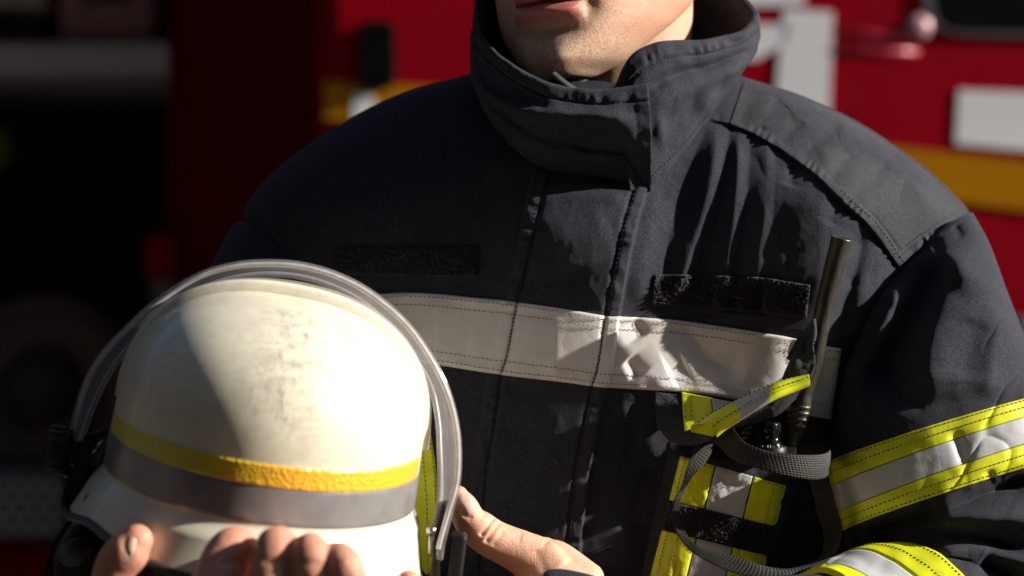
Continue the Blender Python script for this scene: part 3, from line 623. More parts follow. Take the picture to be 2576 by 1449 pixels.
for ci, cj, A, wi, wj in ((19.0, .40, -.0032, .6, .12), (20.0, .42, -.0035, .5, .12), (18.5, .3, .005, .4, .12), (20.6, .34, .004, .4, .1), (3.2, .5, -.004, .8, .06), (4.6, .3, .004, .8, .1)):
    bulge += A * np.exp(-((II - ci) / wi) ** 2 - ((JJ - cj) / wj) ** 2)
line = .87
bulge -= .0018 * np.exp(-((JJ - line) / .014) ** 2) + 0
bulge += .0011 * np.sin(LL_ * 620 + 3 * np.sin(LL_ * 130)) * np.exp(-((JJ - .93) / .05) ** 2) * vnoise(LL_ * 60, II * 0, 90)
bulge -= .0006 * np.exp(-((II - .42) / .05) ** 2) * (JJ < .99)
outer = mid + out * bulge[..., None]; outer[..., 2] += .004 * fbm(LL_ * 30, JJ * 0, 85, 2) * JJ
th_c = .0075
inner = mid + out * (bulge * .8 - th_c)[..., None]
capn = 6; cap = []
for k in range(1, capn):
    a = np.pi * k / capn; c_ = (outer[:, -1] + inner[:, -1]) / 2; r_ = (outer[:, -1] - inner[:, -1]) / 2
    cap.append(c_ + r_ * np.cos(a) + np.array([0, 0, .0034]) * np.sin(a))
XC = np.concatenate([outer, np.stack(cap, 1), inner[:, ::-1]], 1)
XC = np.concatenate([((XC[0] + XC[0][::-1]) / 2)[None], XC, ((XC[-1] + XC[-1][::-1]) / 2)[None]], 0)
collar = grid('collar', XC, M_FAB, jacket, flip=True)
jl = int(line * (nJ - 1))
def collar_line(i0, i1, j): return outer[int(i0 / 23 * nC):int(i1 / 23 * nC), j] + out[int(i0 / 23 * nC):int(i1 / 23 * nC), j] * .0006
stitch3d('stitching', [collar_line(.5, 6.6, jl), collar_line(15.5, 21.5, jl), collar_line(16.5, 22.5, 5), collar_line(2.2, 6.8, 4)], M_STITCHD, jacket, wd=.0006)
# zip tape behind the flap, standing up at the throat
zt = MB(); zc = catmull([(1388, 186, -.020), (1410, 205, -.024), (1440, 226, -.026), (1475, 244, -.022), (1500, 300, -.01)], 30); A_ = P(zc[:, 0] - 5, zc[:, 1] + 5, zc[:, 2]); B_ = P(zc[:, 0] + 9, zc[:, 1] - 7, zc[:, 2] + .004)
zt.grid(np.stack([A_, (A_ + B_) / 2 - np.array([0, .0025, 0]), B_, (A_ + B_) / 2 + np.array([0, .003, 0])], 1), cv=True)
zt.build('zip_tape', simple('zip_grey', (.035, .035, .038), .6), jacket)
# ================================================================== BODY: head, neck and hands
from mathutils.bvhtree import BVHTree
YAW, ROLL = R(25), R(4)
fwd = np.array([-math.sin(YAW), -math.cos(YAW), 0]); rgt = np.array([math.cos(YAW), -math.sin(YAW), 0]); upv = np.array([0, 0, 1.])
HC = np.array([(1522 - 1288) * 1.83 / FPX, .080, CAMZ + (724.5 - 196) * 1.735 / FPX])
def head_to_world(x, f, z):
    c, s = math.cos(ROLL), math.sin(ROLL); x2, z2 = x * c - (z - .0) * s * 1, x * s + z * c
    return HC + x2[..., None] * rgt + f[..., None] * fwd + z2[..., None] * upv
HZ = [0, .0015, .006, .014, .028, .045, .06, .08, .11, .14, .17, .20, .225, .243, .253]
fW = pchip(HZ, np.array([.011, .017, .0245, .0375, .0510, .0640, .0695, .0730, .0775, .0800, .0810, .0790, .070, .048, .004]))
fFr = pchip(HZ, np.array([.0935, .0985, .1035, .1060, .1050, .1020, .1040, .1050, .1040, .1030, .1010, .0930, .077, .050, .006]))
fBk = pchip(HZ, np.array([.066, .056, .042, .026, .004, -.028, -.058, -.083, -.098, -.103, -.104, -.100, -.086, -.056, -.006]))
zr = np.r_[np.linspace(0, .012, 22)[:-1], np.linspace(.012, .036, 28)[:-1], np.linspace(.036, .072, 74)[:-1], np.linspace(.072, .14, 44)[:-1], np.linspace(.14, .253, 44)]
pf = np.linspace(-1, 1, 170); pf = np.sign(pf) * np.abs(pf) ** 1.35
ang = np.r_[np.pi / 2 + pf * np.pi * .62, np.linspace(np.pi * 1.12, np.pi * 1.88, 40)[1:-1]]
ZZ, AA = np.meshgrid(zr, ang, indexing='ij')
cA, sA = -np.cos(AA), np.sin(AA); W, Fr, Bk = fW(ZZ), fFr(ZZ), fBk(ZZ)
X_ = W * np.sign(cA) * np.abs(cA) ** .86; mid_ = Bk + (Fr - Bk) * .36
Y_ = np.where(sA > 0, mid_ + (Fr - mid_) * np.abs(sA) ** 1.02, mid_ - (mid_ - Bk) * np.abs(sA) ** .9)
g = lambda x, c, s: np.exp(-((x - c) / s) ** 2)
fr = sst(sA, .1, .5); lw = np.clip(1 - (X_ / .0285) ** 2, 0, 1)
zl = .0545 + .0012 * g(X_, 0, .006) - .0030 * (np.abs(X_) / .028) ** 2 * 0 + .0012 * (np.abs(X_) / .028) ** 3
D = .0078 * np.exp(-((ZZ - zl + .0078) / .0062) ** 2) * lw ** .55 + .0066 * np.exp(-((ZZ - zl - .0058) / .0046) ** 2) * lw ** .6
D -= .0062 * np.exp(-((ZZ - zl) / .0015) ** 2) * sst(lw, 0, .35)
D -= .0042 * g(ZZ, .0335, .0065) * g(X_, 0, .026) + .0030 * g(X_, .031, .006) * g(ZZ, .052, .010) + .0030 * g(X_, -.031, .006) * g(ZZ, .052, .010)
D += .0034 * g(ZZ, .0150, .011) * g(X_, 0, .020) + .0016 * g(np.abs(X_), .012, .008) * g(ZZ, .013, .009) - .0012 * g(X_, 0, .0035) * g(ZZ, .012, .010)
D -= .0012 * g(X_, 0, .004) * g(ZZ, .072, .008)
D += .004 * g(np.abs(X_), .045, .018) * g(ZZ, .105, .022) + .0022 * g(np.abs(X_), .038, .014) * g(ZZ, .062, .016)
D += .028 * g(X_, 0, .0115) * g(ZZ, .092, .010) + .013 * g(X_, 0, .008) * g(ZZ, .115, .018) + .009 * g(np.abs(X_), .014, .007) * g(ZZ, .086, .007)
D -= .012 * g(np.abs(X_), .033, .014) * g(ZZ, .138, .012)
D += .005 * g(np.abs(X_), .03, .02) * g(ZZ, .157, .007) + .0006 * fbm(X_ * 60, ZZ * 60, 14, 3) * 2
Y_ = Y_ + D * fr
hd = head_to_world(X_, Y_, ZZ)
lipm = ((np.exp(-((ZZ - zl + .0075) / .0078) ** 4) + np.exp(-((ZZ - zl - .0056) / .0060) ** 4)) * sst(lw, .02, .30)).clip(0, 1) * fr
stub = (.55 * sst(.085 - ZZ, 0, .03) * (1 - lipm) * sst(ZZ, -.01, .004)).clip(0, 1) * (.55 + .45 * fr)
redm = (.5 * g(np.abs(X_), .05, .02) * g(ZZ, .06, .03) + .35 * vnoise(X_ * 90, ZZ * 90, 4) ** 2 + .5 * g(X_, .066, .012) * g(ZZ, .05, .03)).clip(0, 1)
bv, bf, bt = [hd.reshape(-1, 3)], [gridfaces(*ZZ.shape, cv=True, flip=True)], [np.stack([lipm, stub, redm], -1).reshape(-1, 3)]
nv = [hd.size // 3]
def addbody(v, f, tint):
    bv.append(np.asarray(v)); bf.append(np.asarray(f) + sum(nv)); nv.append(len(v)); bt.append(tint if isinstance(tint, np.ndarray) else np.tile(np.asarray(tint, float), (len(v), 1)))
def capsule_chain(mb, pts, ns=24, n=None):
    c = np.array([list(P(p[0], p[1], p[2])) + [p[3]] for p in pts], float); n = n or max(12, 5 * len(pts)); q = catmull(c, n); p, r = q[:, :3], np.maximum(q[:, 3], .001)
    t = np.gradient(p, axis=0); t /= np.linalg.norm(t, axis=1)[:, None]
    rings, rr = [], []
    for sgn, k in ((-1, 0),):
        for a in np.linspace(np.pi / 2, .2, 5): rings.append(p[0] - t[0] * r[0] * math.sin(a)); rr.append(r[0] * math.cos(a))
    for k in range(n): rings.append(p[k]); rr.append(r[k])
    for a in np.linspace(.2, np.pi / 2, 5): rings.append(p[-1] + t[-1] * r[-1] * math.sin(a)); rr.append(r[-1] * math.cos(a))
    rings = np.array(rings); rr = np.maximum(np.array(rr), 1e-4); tt = np.vstack([np.repeat(t[:1], 5, 0), t, np.repeat(t[-1:], 5, 0)])
    a = np.cross(tt, np.array([.02, -1, .03])); bad = np.linalg.norm(a, axis=1) < 1e-3; a[bad] = [1, 0, 0]; a /= np.linalg.norm(a, axis=1)[:, None]; b = np.cross(a, tt)
    th = np.linspace(0, 2 * np.pi, ns, endpoint=False)
    mb.grid(rings[:, None] + rr[:, None, None] * (np.cos(th)[None, :, None] * a[:, None] + np.sin(th)[None, :, None] * b[:, None]), cv=True)
def remeshed(mb, voxel, smooth):
    o = mb.build('tmp', M_SKIN); m = o.modifiers.new('r', 'REMESH'); m.mode = 'VOXEL'; m.voxel_size = voxel
    s = o.modifiers.new('s', 'SMOOTH'); s.factor = .5; s.iterations = smooth
    dg = bpy.context.evaluated_depsgraph_get(); e = o.evaluated_get(dg); me = e.to_mesh()
    v = np.zeros(len(me.vertices) * 3); me.vertices.foreach_get('co', v); v = v.reshape(-1, 3) + np.array(o.location)
    f = np.zeros(len(me.polygons) * 4, np.int64); ok = all(len(p.vertices) == 4 for p in me.polygons)
    me.loops.foreach_get('vertex_index', f) if ok else None
    nn = np.zeros(len(me.vertices) * 3); me.vertices.foreach_get('normal', nn)
    e.to_mesh_clear(); md = o.data; bpy.data.objects.remove(o); bpy.data.meshes.remove(md)
    return v, f.reshape(-1, 4), nn.reshape(-1, 3)
# neck
mb = MB(); capsule_chain(mb, [(1500, 430, .14, .062), (1530, 300, .126, .060), (1545, 150, .118, .0585), (1552, 0, .112, .0585), (1555, -120, .105, .055)], ns=64)
capsule_chain(mb, [(1430, 330, .082, .010), (1452, 250, .074, .011), (1470, 170, .072, .010)], ns=24)
v, f, nn = remeshed(mb, .003, 6); addbody(v, f, [0, .25, .15])
# ears
mb = MB()
for sx in (-1, 1):
    c = head_to_world(np.array(sx * .082), np.array(-.006), np.array(.105))
    th = np.linspace(0, 2 * np.pi, 40, endpoint=False)
    rim = np.stack([c + rgt * sx * (.004 + .005 * math.cos(a)) + fwd * (.016 * math.cos(a) - .004) + upv * .032 * math.sin(a) for a in th])
    mb.tube(np.vstack([rim, rim[:1]]), .0045, 10, caps=False)
    mb.grid(np.array([rim, c + (rim - c) * .5 - rgt * sx * .004, np.repeat(c[None] - rgt * sx * .006, 40, 0)]), cv=True)
addbody(np.vstack(mb.v), np.array([q if len(q) == 4 else (*q, q[-1]) for q in mb.f]), [0, 0, .5])
# hand on the sunlit side: thumb on the visor edge, palm and fingers under the helmet
mb = MB()
thumb = [(1153, 1246, -.128, .0066), (1164, 1270, -.128, .0096), (1181, 1308, -.126, .0111), (1203, 1330, -.124, .0128), (1236, 1354, -.120, .0132), (1269, 1370, -.117, .0136), (1312, 1390, -.114, .0150), (1352, 1416, -.112, .0178), (1402, 1470, -.113, .0208), (1470, 1540, -.120, .026), (1580, 1610, -.130, .030)]
capsule_chain(mb, thumb, 36, 60)
capsule_chain(mb, [(1372, 1372, -.105, .006), (1400, 1400, -.105, .012), (1450, 1470, -.108, .020)], 20)
capsule_chain(mb, [(1480, 1560, -.115, .028), (1380, 1560, -.10, .025), (1290, 1575, -.092, .020)], 24)
for k, (v0, u1, y1, tip) in enumerate(((1530, 1150, -.095, (1029, 1466, -.290)), (1575, 1140, -.11, (1000, 1530, -.29)), (1615, 1150, -.12, (990, 1590, -.28)), (1655, 1170, -.12, (1000, 1640, -.26)))):
    capsule_chain(mb, [(1330, v0 + 15, -.095, .0125), (1240, v0 + 30, -.10, .0105), (u1, v0 + 60, y1 - .06, .0098), ((u1 + tip[0]) / 2 - 10, tip[1] + 60, -.25, .0092), (tip[0], tip[1], tip[2], .0080)], 20, 40)
v, f, nn = remeshed(mb, .0009, 9)
uu, vv = proj(v); frt = sst(-nn[:, 1], 0, .4)
dH = np.zeros(len(v))
for pts, A, wpx in (([(1208, 1350), (1228, 1324), (1248, 1298)], -.0017, 5), ([(1220, 1366), (1240, 1338), (1258, 1310)], -.0019, 5.5), ([(1238, 1374), (1258, 1350), (1268, 1334)], -.0008, 5), ([(1214, 1360), (1234, 1331), (1253, 1304)], .0009, 6),
                    ([(1158, 1272), (1168, 1296), (1190, 1304)], -.0009, 4), ([(1345, 1380), (1365, 1420), (1372, 1445)], -.0012, 18), ([(1380, 1362), (1420, 1420)], .0015, 14), ([(1310, 1350), (1370, 1365)], .0008, 12)):
    dH += stroke(uu, vv, pts, A, wpx, soft=2, fade=(.1, .1))
dH += .00008 * fbm(uu / 9, vv / 9, 55, 2) * 2
v = v + nn * (dH * frt)[:, None]
tint = np.zeros((len(v), 3)); tint[:, 2] = .55 + .4 * np.exp(-((uu - 1165) / 35) ** 2 - ((vv - 1320) / 40) ** 2) + .3 * np.exp(-((uu - 1355) / 30) ** 2 - ((vv - 1395) / 22) ** 2)
addbody(v, f, tint); hand_r = (v, f)
# hand under the helmet on the shaded side
mb = MB()
capsule_chain(mb, [(330, 1640, -.275, .0150), (285, 1520, -.285, .0140), (292, 1430, -.289, .0134), (324, 1386, -.292, .0134), (344, 1360, -.292, .0102)], 30, 40)
for ch in ([(520, 1700, -.32, .014), (520, 1560, -.345, .0142), (560, 1420, -.326, .0142), (592, 1374, -.318, .0122), (622, 1400, -.304, .0098), (640, 1440, -.298, .0085)],
           [(660, 1720, -.33, .014), (668, 1560, -.352, .0132), (690, 1416, -.346, .0130), (696, 1372, -.336, .0119), (712, 1384, -.310, .0098), (722, 1440, -.300, .0085)],
           [(775, 1720, -.325, .013), (778, 1560, -.345, .0115), (784, 1424, -.354, .0114), (780, 1384, -.343, .0107), (786, 1400, -.311, .0090), (790, 1450, -.302, .008)],
           [(880, 1720, -.315, .012), (886, 1560, -.332, .0110), (872, 1444, -.356, .0110), (852, 1404, -.344, .0100), (846, 1420, -.308, .0082), (850, 1460, -.300, .0075)]):
    capsule_chain(mb, ch, 28, 50)
capsule_chain(mb, [(340, 1700, -.28, .022), (560, 1740, -.28, .026), (880, 1740, -.27, .022)], 28); capsule_chain(mb, [(600, 1770, -.16, .034), (600, 1740, -.24, .034), (620, 1740, -.30, .026)], 28)
capsule_chain(mb, [(600, 1765, -.14, .036), (630, 1700, -.04, .045), (650, 1500, .05, .05)], 24)
v, f, nn = remeshed(mb, .0017, 5); uu, vv = proj(v); frt = sst(-nn[:, 1], 0, .5)
dH = np.zeros(len(v))
for pts, A, wpx in (([(545, 1420), (590, 1412), (625, 1425)], -.0012, 8), ([(650, 1415), (700, 1408), (740, 1415)], -.0012, 7), ([(755, 1420), (810, 1418)], -.001, 7), ([(318, 1348), (316, 1375), (326, 1408)], -.0014, 6)): dH += stroke(uu, vv, pts, A, wpx, soft=2)
v = v + nn * ((dH + .0005 * fbm(uu / 14, vv / 14, 57, 3)) * frt)[:, None]
tint = np.zeros((len(v), 3)); tint[:, 2] = 1.; addbody(v, f, tint); hand_l = (v, f)  # full red tint darkens the skin, painting in this hand's shade
# nails, cast onto the finger surface and kept in the same body mesh
def nail(hand, c, ax, l, w_, th0=0.):
    bv_ = BVHTree.FromPolygons([Vector(p) for p in hand[0]], [tuple(int(i) for i in q) for q in hand[1]]); e = np.array([math.cos(ax), math.sin(ax)]); nn_ = np.array([-e[1], e[0]])
    a, b = np.meshgrid(np.linspace(-1, 1, 16), np.linspace(-1, 1, 14), indexing='ij'); k = np.sqrt(np.maximum(1 - np.abs(a) ** 3.2, .02))
    px = np.array(c) + a[..., None] * l * e + (b * k)[..., None] * w_ * nn_; pts = np.zeros((*a.shape, 3)); o = Vector((0, CAMY, CAMZ))
    for i in np.ndindex(a.shape):
        d = Vector(P(px[i][0], px[i][1], 0.)) - o; hit = bv_.ray_cast(o, d.normalized()); q = hit[0] if hit[0] is not None else None
        pts[i] = np.array(q) + np.array(hit[1]) * (.0007 * (1 - abs(b[i]) ** 4) * (1 - abs(a[i]) ** 4) - .0001) if q is not None else np.nan
    m = np.isnan(pts[..., 0])
    if m.any():
        good = np.argwhere(~m); bad = np.argwhere(m)
        for q in bad: pts[tuple(q)] = pts[tuple(good[np.argmin(((good - q) ** 2).sum(1))])]
    return pts
nails = [nail(hand_r, (1176, 1266), math.atan2(44, 24), 28, 18), nail(hand_l, (327, 1378), math.atan2(-46, 14), 30, 13)]
n0 = sum(len(x) for x in bf)
for nl in nails: addbody(nl.reshape(-1, 3), gridfaces(16, 14), [0, 0, 0])
# torso core and legs under the clothes close the body
mb = MB(); capsule_chain(mb, [(1500, 300, .13, .07), (1500, 600, .125, .10), (1490, 1200, .125, .11), (1490, 1900, .125, .11), (1490, 2700, .125, .11)], 32)
for sx in (-1, 1): capsule_chain(mb, [(1490 + sx * 260, 2500, .125, .07), (1490 + sx * 280, 3600, .12, .055), (1490 + sx * 290, 5100, .13, .04), (1490 + sx * 290, 5350, .06, .03)], 20)
capsule_chain(mb, [(2200, 640, .12, .03), (2400, 1100, .06, .035), (2480, 1520, .02, .04), (2100, 1640, -.10, .034), (1580, 1610, -.13, .030)], 20, 60)
capsule_chain(mb, [(800, 640, .12, .03), (680, 900, .10, .035), (650, 1500, .05, .045)], 20)
addbody(np.vstack(mb.v), np.array([q if len(q) == 4 else (*q, q[-1]) for q in mb.f]), [0, 0, 0])
fm = np.zeros(sum(len(x) for x in bf), np.int32); fm[n0:n0 + sum(15 * 13 for _ in nails)] = 1
body = mesh('body', np.vstack(bv), np.vstack(bf).astype(np.int64), None, person, mats=[M_SKIN, M_NAIL], fmat=None)
if len(body.data.polygons) == len(fm): body.data.polygons.foreach_set('material_index', fm)
ca = body.data.color_attributes.new('tint', 'FLOAT_COLOR', 'POINT'); ta = np.vstack(bt); ca.data.foreach_set('color', np.c_[ta, np.ones(len(ta))].astype(np.float32).ravel())
# hair, brows, eyes (above the frame)
M_HAIR = simple('dark_hair', (.020, .013, .009), .55)
k0 = int(np.searchsorted(zr, .095)); hz = ZZ[k0:]; hair_in = (sA[k0:] < .25) | (hz > .195)
lift = .009 * np.where(hair_in, 1, -1.2) * (.8 + .6 * vnoise(AA[k0:] * 14, hz * 120, 6)); cen = np.stack([0 * hz, 0 * hz, hz], -1)
nrm = np.stack([X_[k0:], Y_[k0:], .5 * (hz - .11)], -1); nrm /= np.linalg.norm(nrm, axis=-1, keepdims=True)
hx, hf_, hz2 = X_[k0:] + nrm[..., 0] * lift, Y_[k0:] + nrm[..., 1] * lift, hz + nrm[..., 2] * lift
grid('hair', head_to_world(hx, hf_, hz2), M_HAIR, person, cv=True, flip=True)
for sx in (-1, 1):
    mb = MB(); c = head_to_world(np.array(sx * .033), np.array(.0775), np.array(.137)); a, b = np.meshgrid(np.linspace(0, np.pi, 14), np.linspace(0, 2 * np.pi, 20, endpoint=False), indexing='ij')
    mb.grid(c + .0118 * np.stack([np.sin(a) * np.cos(b), np.sin(a) * np.sin(b), np.cos(a)], -1), cv=True); eye = mb.build('eye', simple('eye_white', (.7, .68, .65), .15), person)
    mb = MB(); ci = c + fwd * .0112; mb.tube([ci - fwd * .001, ci + fwd * .0012], .0052, 20); mb.build('iris', simple('iris', (.06, .035, .02), .15), eye)
    mb = MB(); mb.tube([head_to_world(np.array(sx * q), np.array(.106 - .25 * max(q - .02, 0)), np.array(.158 + .05 * min(q, .03))) for q in (.014, .024, .036, .048)], [.002, .0034, .003, .001], 10); mb.build('eyebrow', M_HAIR, person)
    for zz, rr in ((.0055, .0042), (-.0068, .0036)):
        mb = MB(); mb.tube([head_to_world(np.array(sx * (.033 + q)), np.array(.0885 - 55 * q * q + (0 if zz > 0 else -.001)), np.array(.137 + zz * (1 - (q / .017) ** 2))) for q in np.linspace(-.0165, .0165, 12)], rr, 10); mb.build('eyelid', M_SKIN, eye)
# trousers and boots (below the frame)
M_TR = fabric('trouser_cloth', (.010, .010, .013), (.03, .026, .022))
tr = MB()
def tubew(mb, pts, rad, ns=40): mb.tube(pts, rad, ns, caps=False, n=60)
bx = .07
tubew(tr, [(bx, .125, .93), (bx, .125, .84)], [.17, .185])
for sx in (-1, 1): tubew(tr, [(bx + sx * .085, .125, .90), (bx + sx * .10, .12, .70), (bx + sx * .11, .13, .48), (bx + sx * .115, .14, .28), (bx + sx * .12, .14, .12)], [.105, .100, .088, .084, .092])
tr.build('trousers', M_TR, person)
for sx in (-1, 1):
    mb = MB(); x = bx + sx * .12; mb.tube([(x, .14, .22), (x, .14, .12), (x, .14, .05)], [.058, .060, .055], 24); mb.tube([(x, .19, .045), (x, .12, .055), (x, .04, .045), (x, -.03, .035)], [.038, .052, .048, .034], 24, n=20); mb.box((x, .08, .012), (.105, .27, .024))
    mb.build('boot', M_BLACKRUB, person)
# ================================================================== HELMET
HT, HP = R(10), R(7.5)
U0 = np.array([math.sin(HT), 0, math.cos(HT)]); XH = np.array([math.cos(HT), 0, -math.sin(HT)])
ZH = math.cos(HP) * U0 + math.sin(HP) * np.array([0, -1, 0]); YH = math.cos(HP) * np.array([0, 1, 0]) + math.sin(HP) * U0
HO = P(681, 1064, -.178)
def h2w(x, y, z): return HO + np.asarray(x)[..., None] * XH + np.asarray(y)[..., None] * YH + np.asarray(z)[..., None] * ZH
helmet = thing('fire_helmet', 'pale cream fire helmet with yellow and grey bands and clear visor, held in both hands', 'helmet', tuple(HO))
RX, RY, HH = .1000, .117, .0850
zs = np.r_[np.linspace(HH, HH * .9, 30), np.linspace(HH * .9, 0, 90)[1:], np.linspace(0, -.040, 40)[1:], np.linspace(-.040, -1, 60)[1:]]
nf = 360; phi = np.linspace(0, 2 * np.pi, nf, endpoint=False)      # phi = 0 right (+x), pi/2 far side (+y)
ZS, PHI = np.meshgrid(zs, phi, indexing='ij')
cph, sph = np.cos(PHI), np.sin(PHI); front = np.clip(-sph, 0, 1); left = np.clip(-cph, 0, 1)
rim_z = -(.0600 + .015 * front ** 2 + .0130 * np.exp(-((np.abs(PHI - np.pi) - .0) / .50) ** 4) + .03 * sst(cph, .55, .85))
low = np.clip((-.040 - ZS) / .96, 0, 1)
Zr = np.where(ZS < -.040, -.040 + low * (rim_z + .040), ZS)
rad = np.where(Zr > 0, np.maximum(1 - (np.clip(Zr, 0, HH) / HH) ** 2.35, 0) ** (1 / 2.35), 1 + .015 * np.clip(-Zr, 0, .04) / .04)
fl = np.clip((-.040 - Zr) / .05, 0, 2); flare = (.16 + .09 * left ** 1.5 - .05 * np.clip(cph, 0, 1)) * fl ** 1.15 + .03 * sst(fl, 0, .25)
rad = rad + np.where(Zr < -.040, flare, 0)
# rear half of the shell stands proud of the crown: the raised comb line
rad2 = rad; Zr2 = Zr
XS, YS = RX * rad2 * cph, RY * rad2 * sph
outerH = h2w(XS, YS, Zr2)
th = .0035
k_in = slice(None, None, -3)
innerH = h2w(XS[k_in] * (1 - th / RX), YS[k_in] * (1 - th / RY), Zr2[k_in] - np.where(Zr2[k_in] > 0, th, 0))
XHm = np.concatenate([outerH, innerH], 0)
shell = grid('helmet_shell', XHm, M_SHELL, helmet, cv=True)
sm = shell.data.attributes.new('smudge', 'FLOAT', 'POINT'); sv = np.zeros(XHm.shape[:2]); sv[:len(zs)] = .25 + .75 * sst(Zr, -.02, .03) * (.35 + .65 * np.exp(-((cph - .25) / .5) ** 2)); sm.data.foreach_set('value', sv.astype(np.float32).ravel())
def hstrip(name, z0, z1, p0, p1, off, mat, n=220, m=14, cut=0.):
    z = np.linspace(z0, z1, m); p = np.linspace(p0, p1, n); Pm, Zm = np.meshgrid(p, z, indexing='ij')
    r = np.where(Zm > 0, np.maximum(1 - (np.clip(Zm, 0, HH) / HH) ** 2.35, 0) ** (1 / 2.35), 1 + .015 * np.clip(-Zm, 0, .04) / .04)
    ed = (Zm == z0) | (Zm == z1) | (Pm == p0) | (Pm == p1); o = np.where(ed, -.0006, off)
    return grid(name, h2w((RX * r + o) * np.cos(Pm), (RY * r + o) * np.sin(Pm), Zm), mat, helmet)
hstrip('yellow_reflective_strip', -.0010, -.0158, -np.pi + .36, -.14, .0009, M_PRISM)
hstrip('grey_reflective_strip', -.0135, -.0395, -np.pi - .55, .55, .0005, M_HGREY, 300)
# rear crown piece, a raised second skin behind the comb line
yq = np.r_[-.002, -.0005, .001, .003, np.linspace(.006, .112, 50)]; al = np.linspace(np.pi, 0, 160); RXo, RYo, HHo = RX + .0036, RY + .0045, HH + .0068; rows_ = []
def crown(y, k=1.):
    xm_ = RXo * k * np.sqrt(max(1 - (y / (RYo * k)) ** 2, 0)); x = xm_ * np.cos(al); r_ = np.sqrt((x / (RXo * k)) ** 2 + (y / (RYo * k)) ** 2)
    z = (HHo - RXo * (1 - k)) * np.maximum(1 - np.clip(r_, 0, 1) ** 2.35, 0) ** (1 / 2.35); return h2w(x, np.full_like(x, y), z)
for i_, y_ in enumerate(yq): rows_.append(crown(y_, {0: .935, 1: .985, 2: .995}.get(i_, 1.)))
rs = grid('rear_crown', np.array(rows_), M_SHELL, helmet); rs.data.attributes.new('smudge', 'FLOAT', 'POINT').data.foreach_set('value', np.full(len(rs.data.vertices), .35, np.float32))
# dark rim edging
re = []; i = len(zs) - 1
rimp = outerH[i]; mb = MB(); mb.tube(np.vstack([rimp, rimp[:1]]), .0028, 10, caps=False); mb.build('rim_edging', M_BLACKRUB, helmet)
# visor: curved clear sheet standing over the crown
VO = [(150, 1196), (157, 1187), (175, 1100), (201, 983), (245, 895), (327, 808), (408, 741), (496, 688), (583, 662), (671, 655), (758, 661), (846, 685), (933, 729), (1021, 802), (1079, 878), (1126, 965), (1152, 1047), (1162, 1129), (1158, 1216), (1137, 1292), (1117, 1362), (1108, 1403)]
VI = [(163, 1196), (178, 1165), (204, 1086), (236, 1002), (281, 918), (350, 836), (421, 773), (497, 723), (584, 694), (671, 684), (758, 691), (846, 718), (922, 761), (992, 825), (1050, 901), (1091, 977), (1108, 1059), (1112, 1129), (1114, 1200), (1112, 1262), (1098, 1340), (1092, 1403)]
nV = 300
def vi(c, n=nV):
    p = np.asarray(c, float); e = np.vstack([2 * p[0] - p[1], p, 2 * p[-1] - p[-2]]); o = []
    for t_ in np.linspace(0, len(p) - 1, n):
        i = min(int(t_), len(p) - 2); t = t_ - i; a, b, c2, d = e[i:i + 4]; o.append(.5 * (2 * b + (c2 - a) * t + (2 * a - 5 * b + 4 * c2 - d) * t ** 2 + (3 * b - a - 3 * c2 + d) * t ** 3))
    return np.array(o)
vo, vi_ = vi(VO), vi(VI); tv = np.linspace(0, 1, nV); wide = np.sin(np.pi * tv) ** .6
y0 = -.182; y1 = -.182 + .006 + .085 * wide
A3 = P(vo[:, 0], vo[:, 1], np.full(nV, y0)); B3v = P(vi_[:, 0], vi_[:, 1], y1)
cenv = P(655, 1130, -.15); tq = np.linspace(0, 1, 14)
sheet = A3[:, None] * (1 - tq[None, :, None]) + B3v[:, None] * tq[None, :, None]
outd = sheet - cenv; outd[..., 1] = 0; outd /= np.linalg.norm(outd, axis=-1, keepdims=True)
sheet = sheet + outd * (.004 * np.sin(np.pi * tq))[None, :, None]
inn = sheet - outd * .0034
XV = np.concatenate([sheet, inn[:, ::-1]], 1); XV = np.concatenate([XV[:1] * .5 + XV[:1, ::-1] * .5, XV, XV[-1:] * .5 + XV[-1:, ::-1] * .5], 0)
mb_ = MB(); mb_.tube(B3v[8:-8] - outd[8:-8, -1] * .0017, .0021, 8); FARE = mb_
visor = grid('visor', XV, M_VISOR, helmet, cv=True)
# moulded reinforcing bead along the near edge of the visor
mb = MB(); mb.tube(A3[6:-6] - outd[6:-6, 0] * .0026 + np.array([0, .0012, 0]), .0018, 8); mb.build('visor_edge', M_VEDGE, visor); FARE.build('visor_edge', M_VEDGE, visor)
# hinge plates, knobs and screws
def plate(name, uvs, y, t, mat, parent, bev=.0012):
    f_ = P(np.array([p[0] for p in uvs]), np.array([p[1] for p in uvs]), np.full(len(uvs), y)); b_ = f_ + np.array([0, t, 0]); n = len(uvs)
    o = mesh(name, np.vstack([f_, b_]), [tuple(range(n)), tuple(range(2 * n - 1, n - 1, -1))] + [(i, i + n, (i + 1) % n + n, (i + 1) % n) for i in range(n)], mat, parent, smooth=False)
    b = o.modifiers.new('bevel', 'BEVEL'); b.width = bev; b.segments = 3; return o
pl = plate('visor_bracket', [(214, 1092), (236, 1088), (238, 1110), (216, 1180), (196, 1262), (184, 1288), (160, 1282), (152, 1262), (158, 1236), (186, 1160)], -.196, .05, M_BLACKPL, helmet)
kb_ = MB(); ks = P(128, 1128, -.186); ke = P(176, 1136, -.186); d = ke - ks
kb_.tube([ks, ks + d * .05, ks + d * .95, ke], [.0125, .0142, .0142, .0125], 28); kb_.tube([ke, ke + d * .5], [.008, .008], 16)
for a in np.linspace(0, 2 * np.pi, 14, endpoint=False): o_ = np.array([0, math.cos(a), math.sin(a)]) * .0142; kb_.tube([ks + d * .06 + o_, ke - d * .06 + o_], .0016, 6)
kb_.build('knob', M_BLACKPL, pl)
mb = MB(); mb.tube([P(228, 1140, -.19), P(262, 1108, -.186)], [.0022, .0016], 10); mb.build('hinge_pin', M_CHROME, pl)
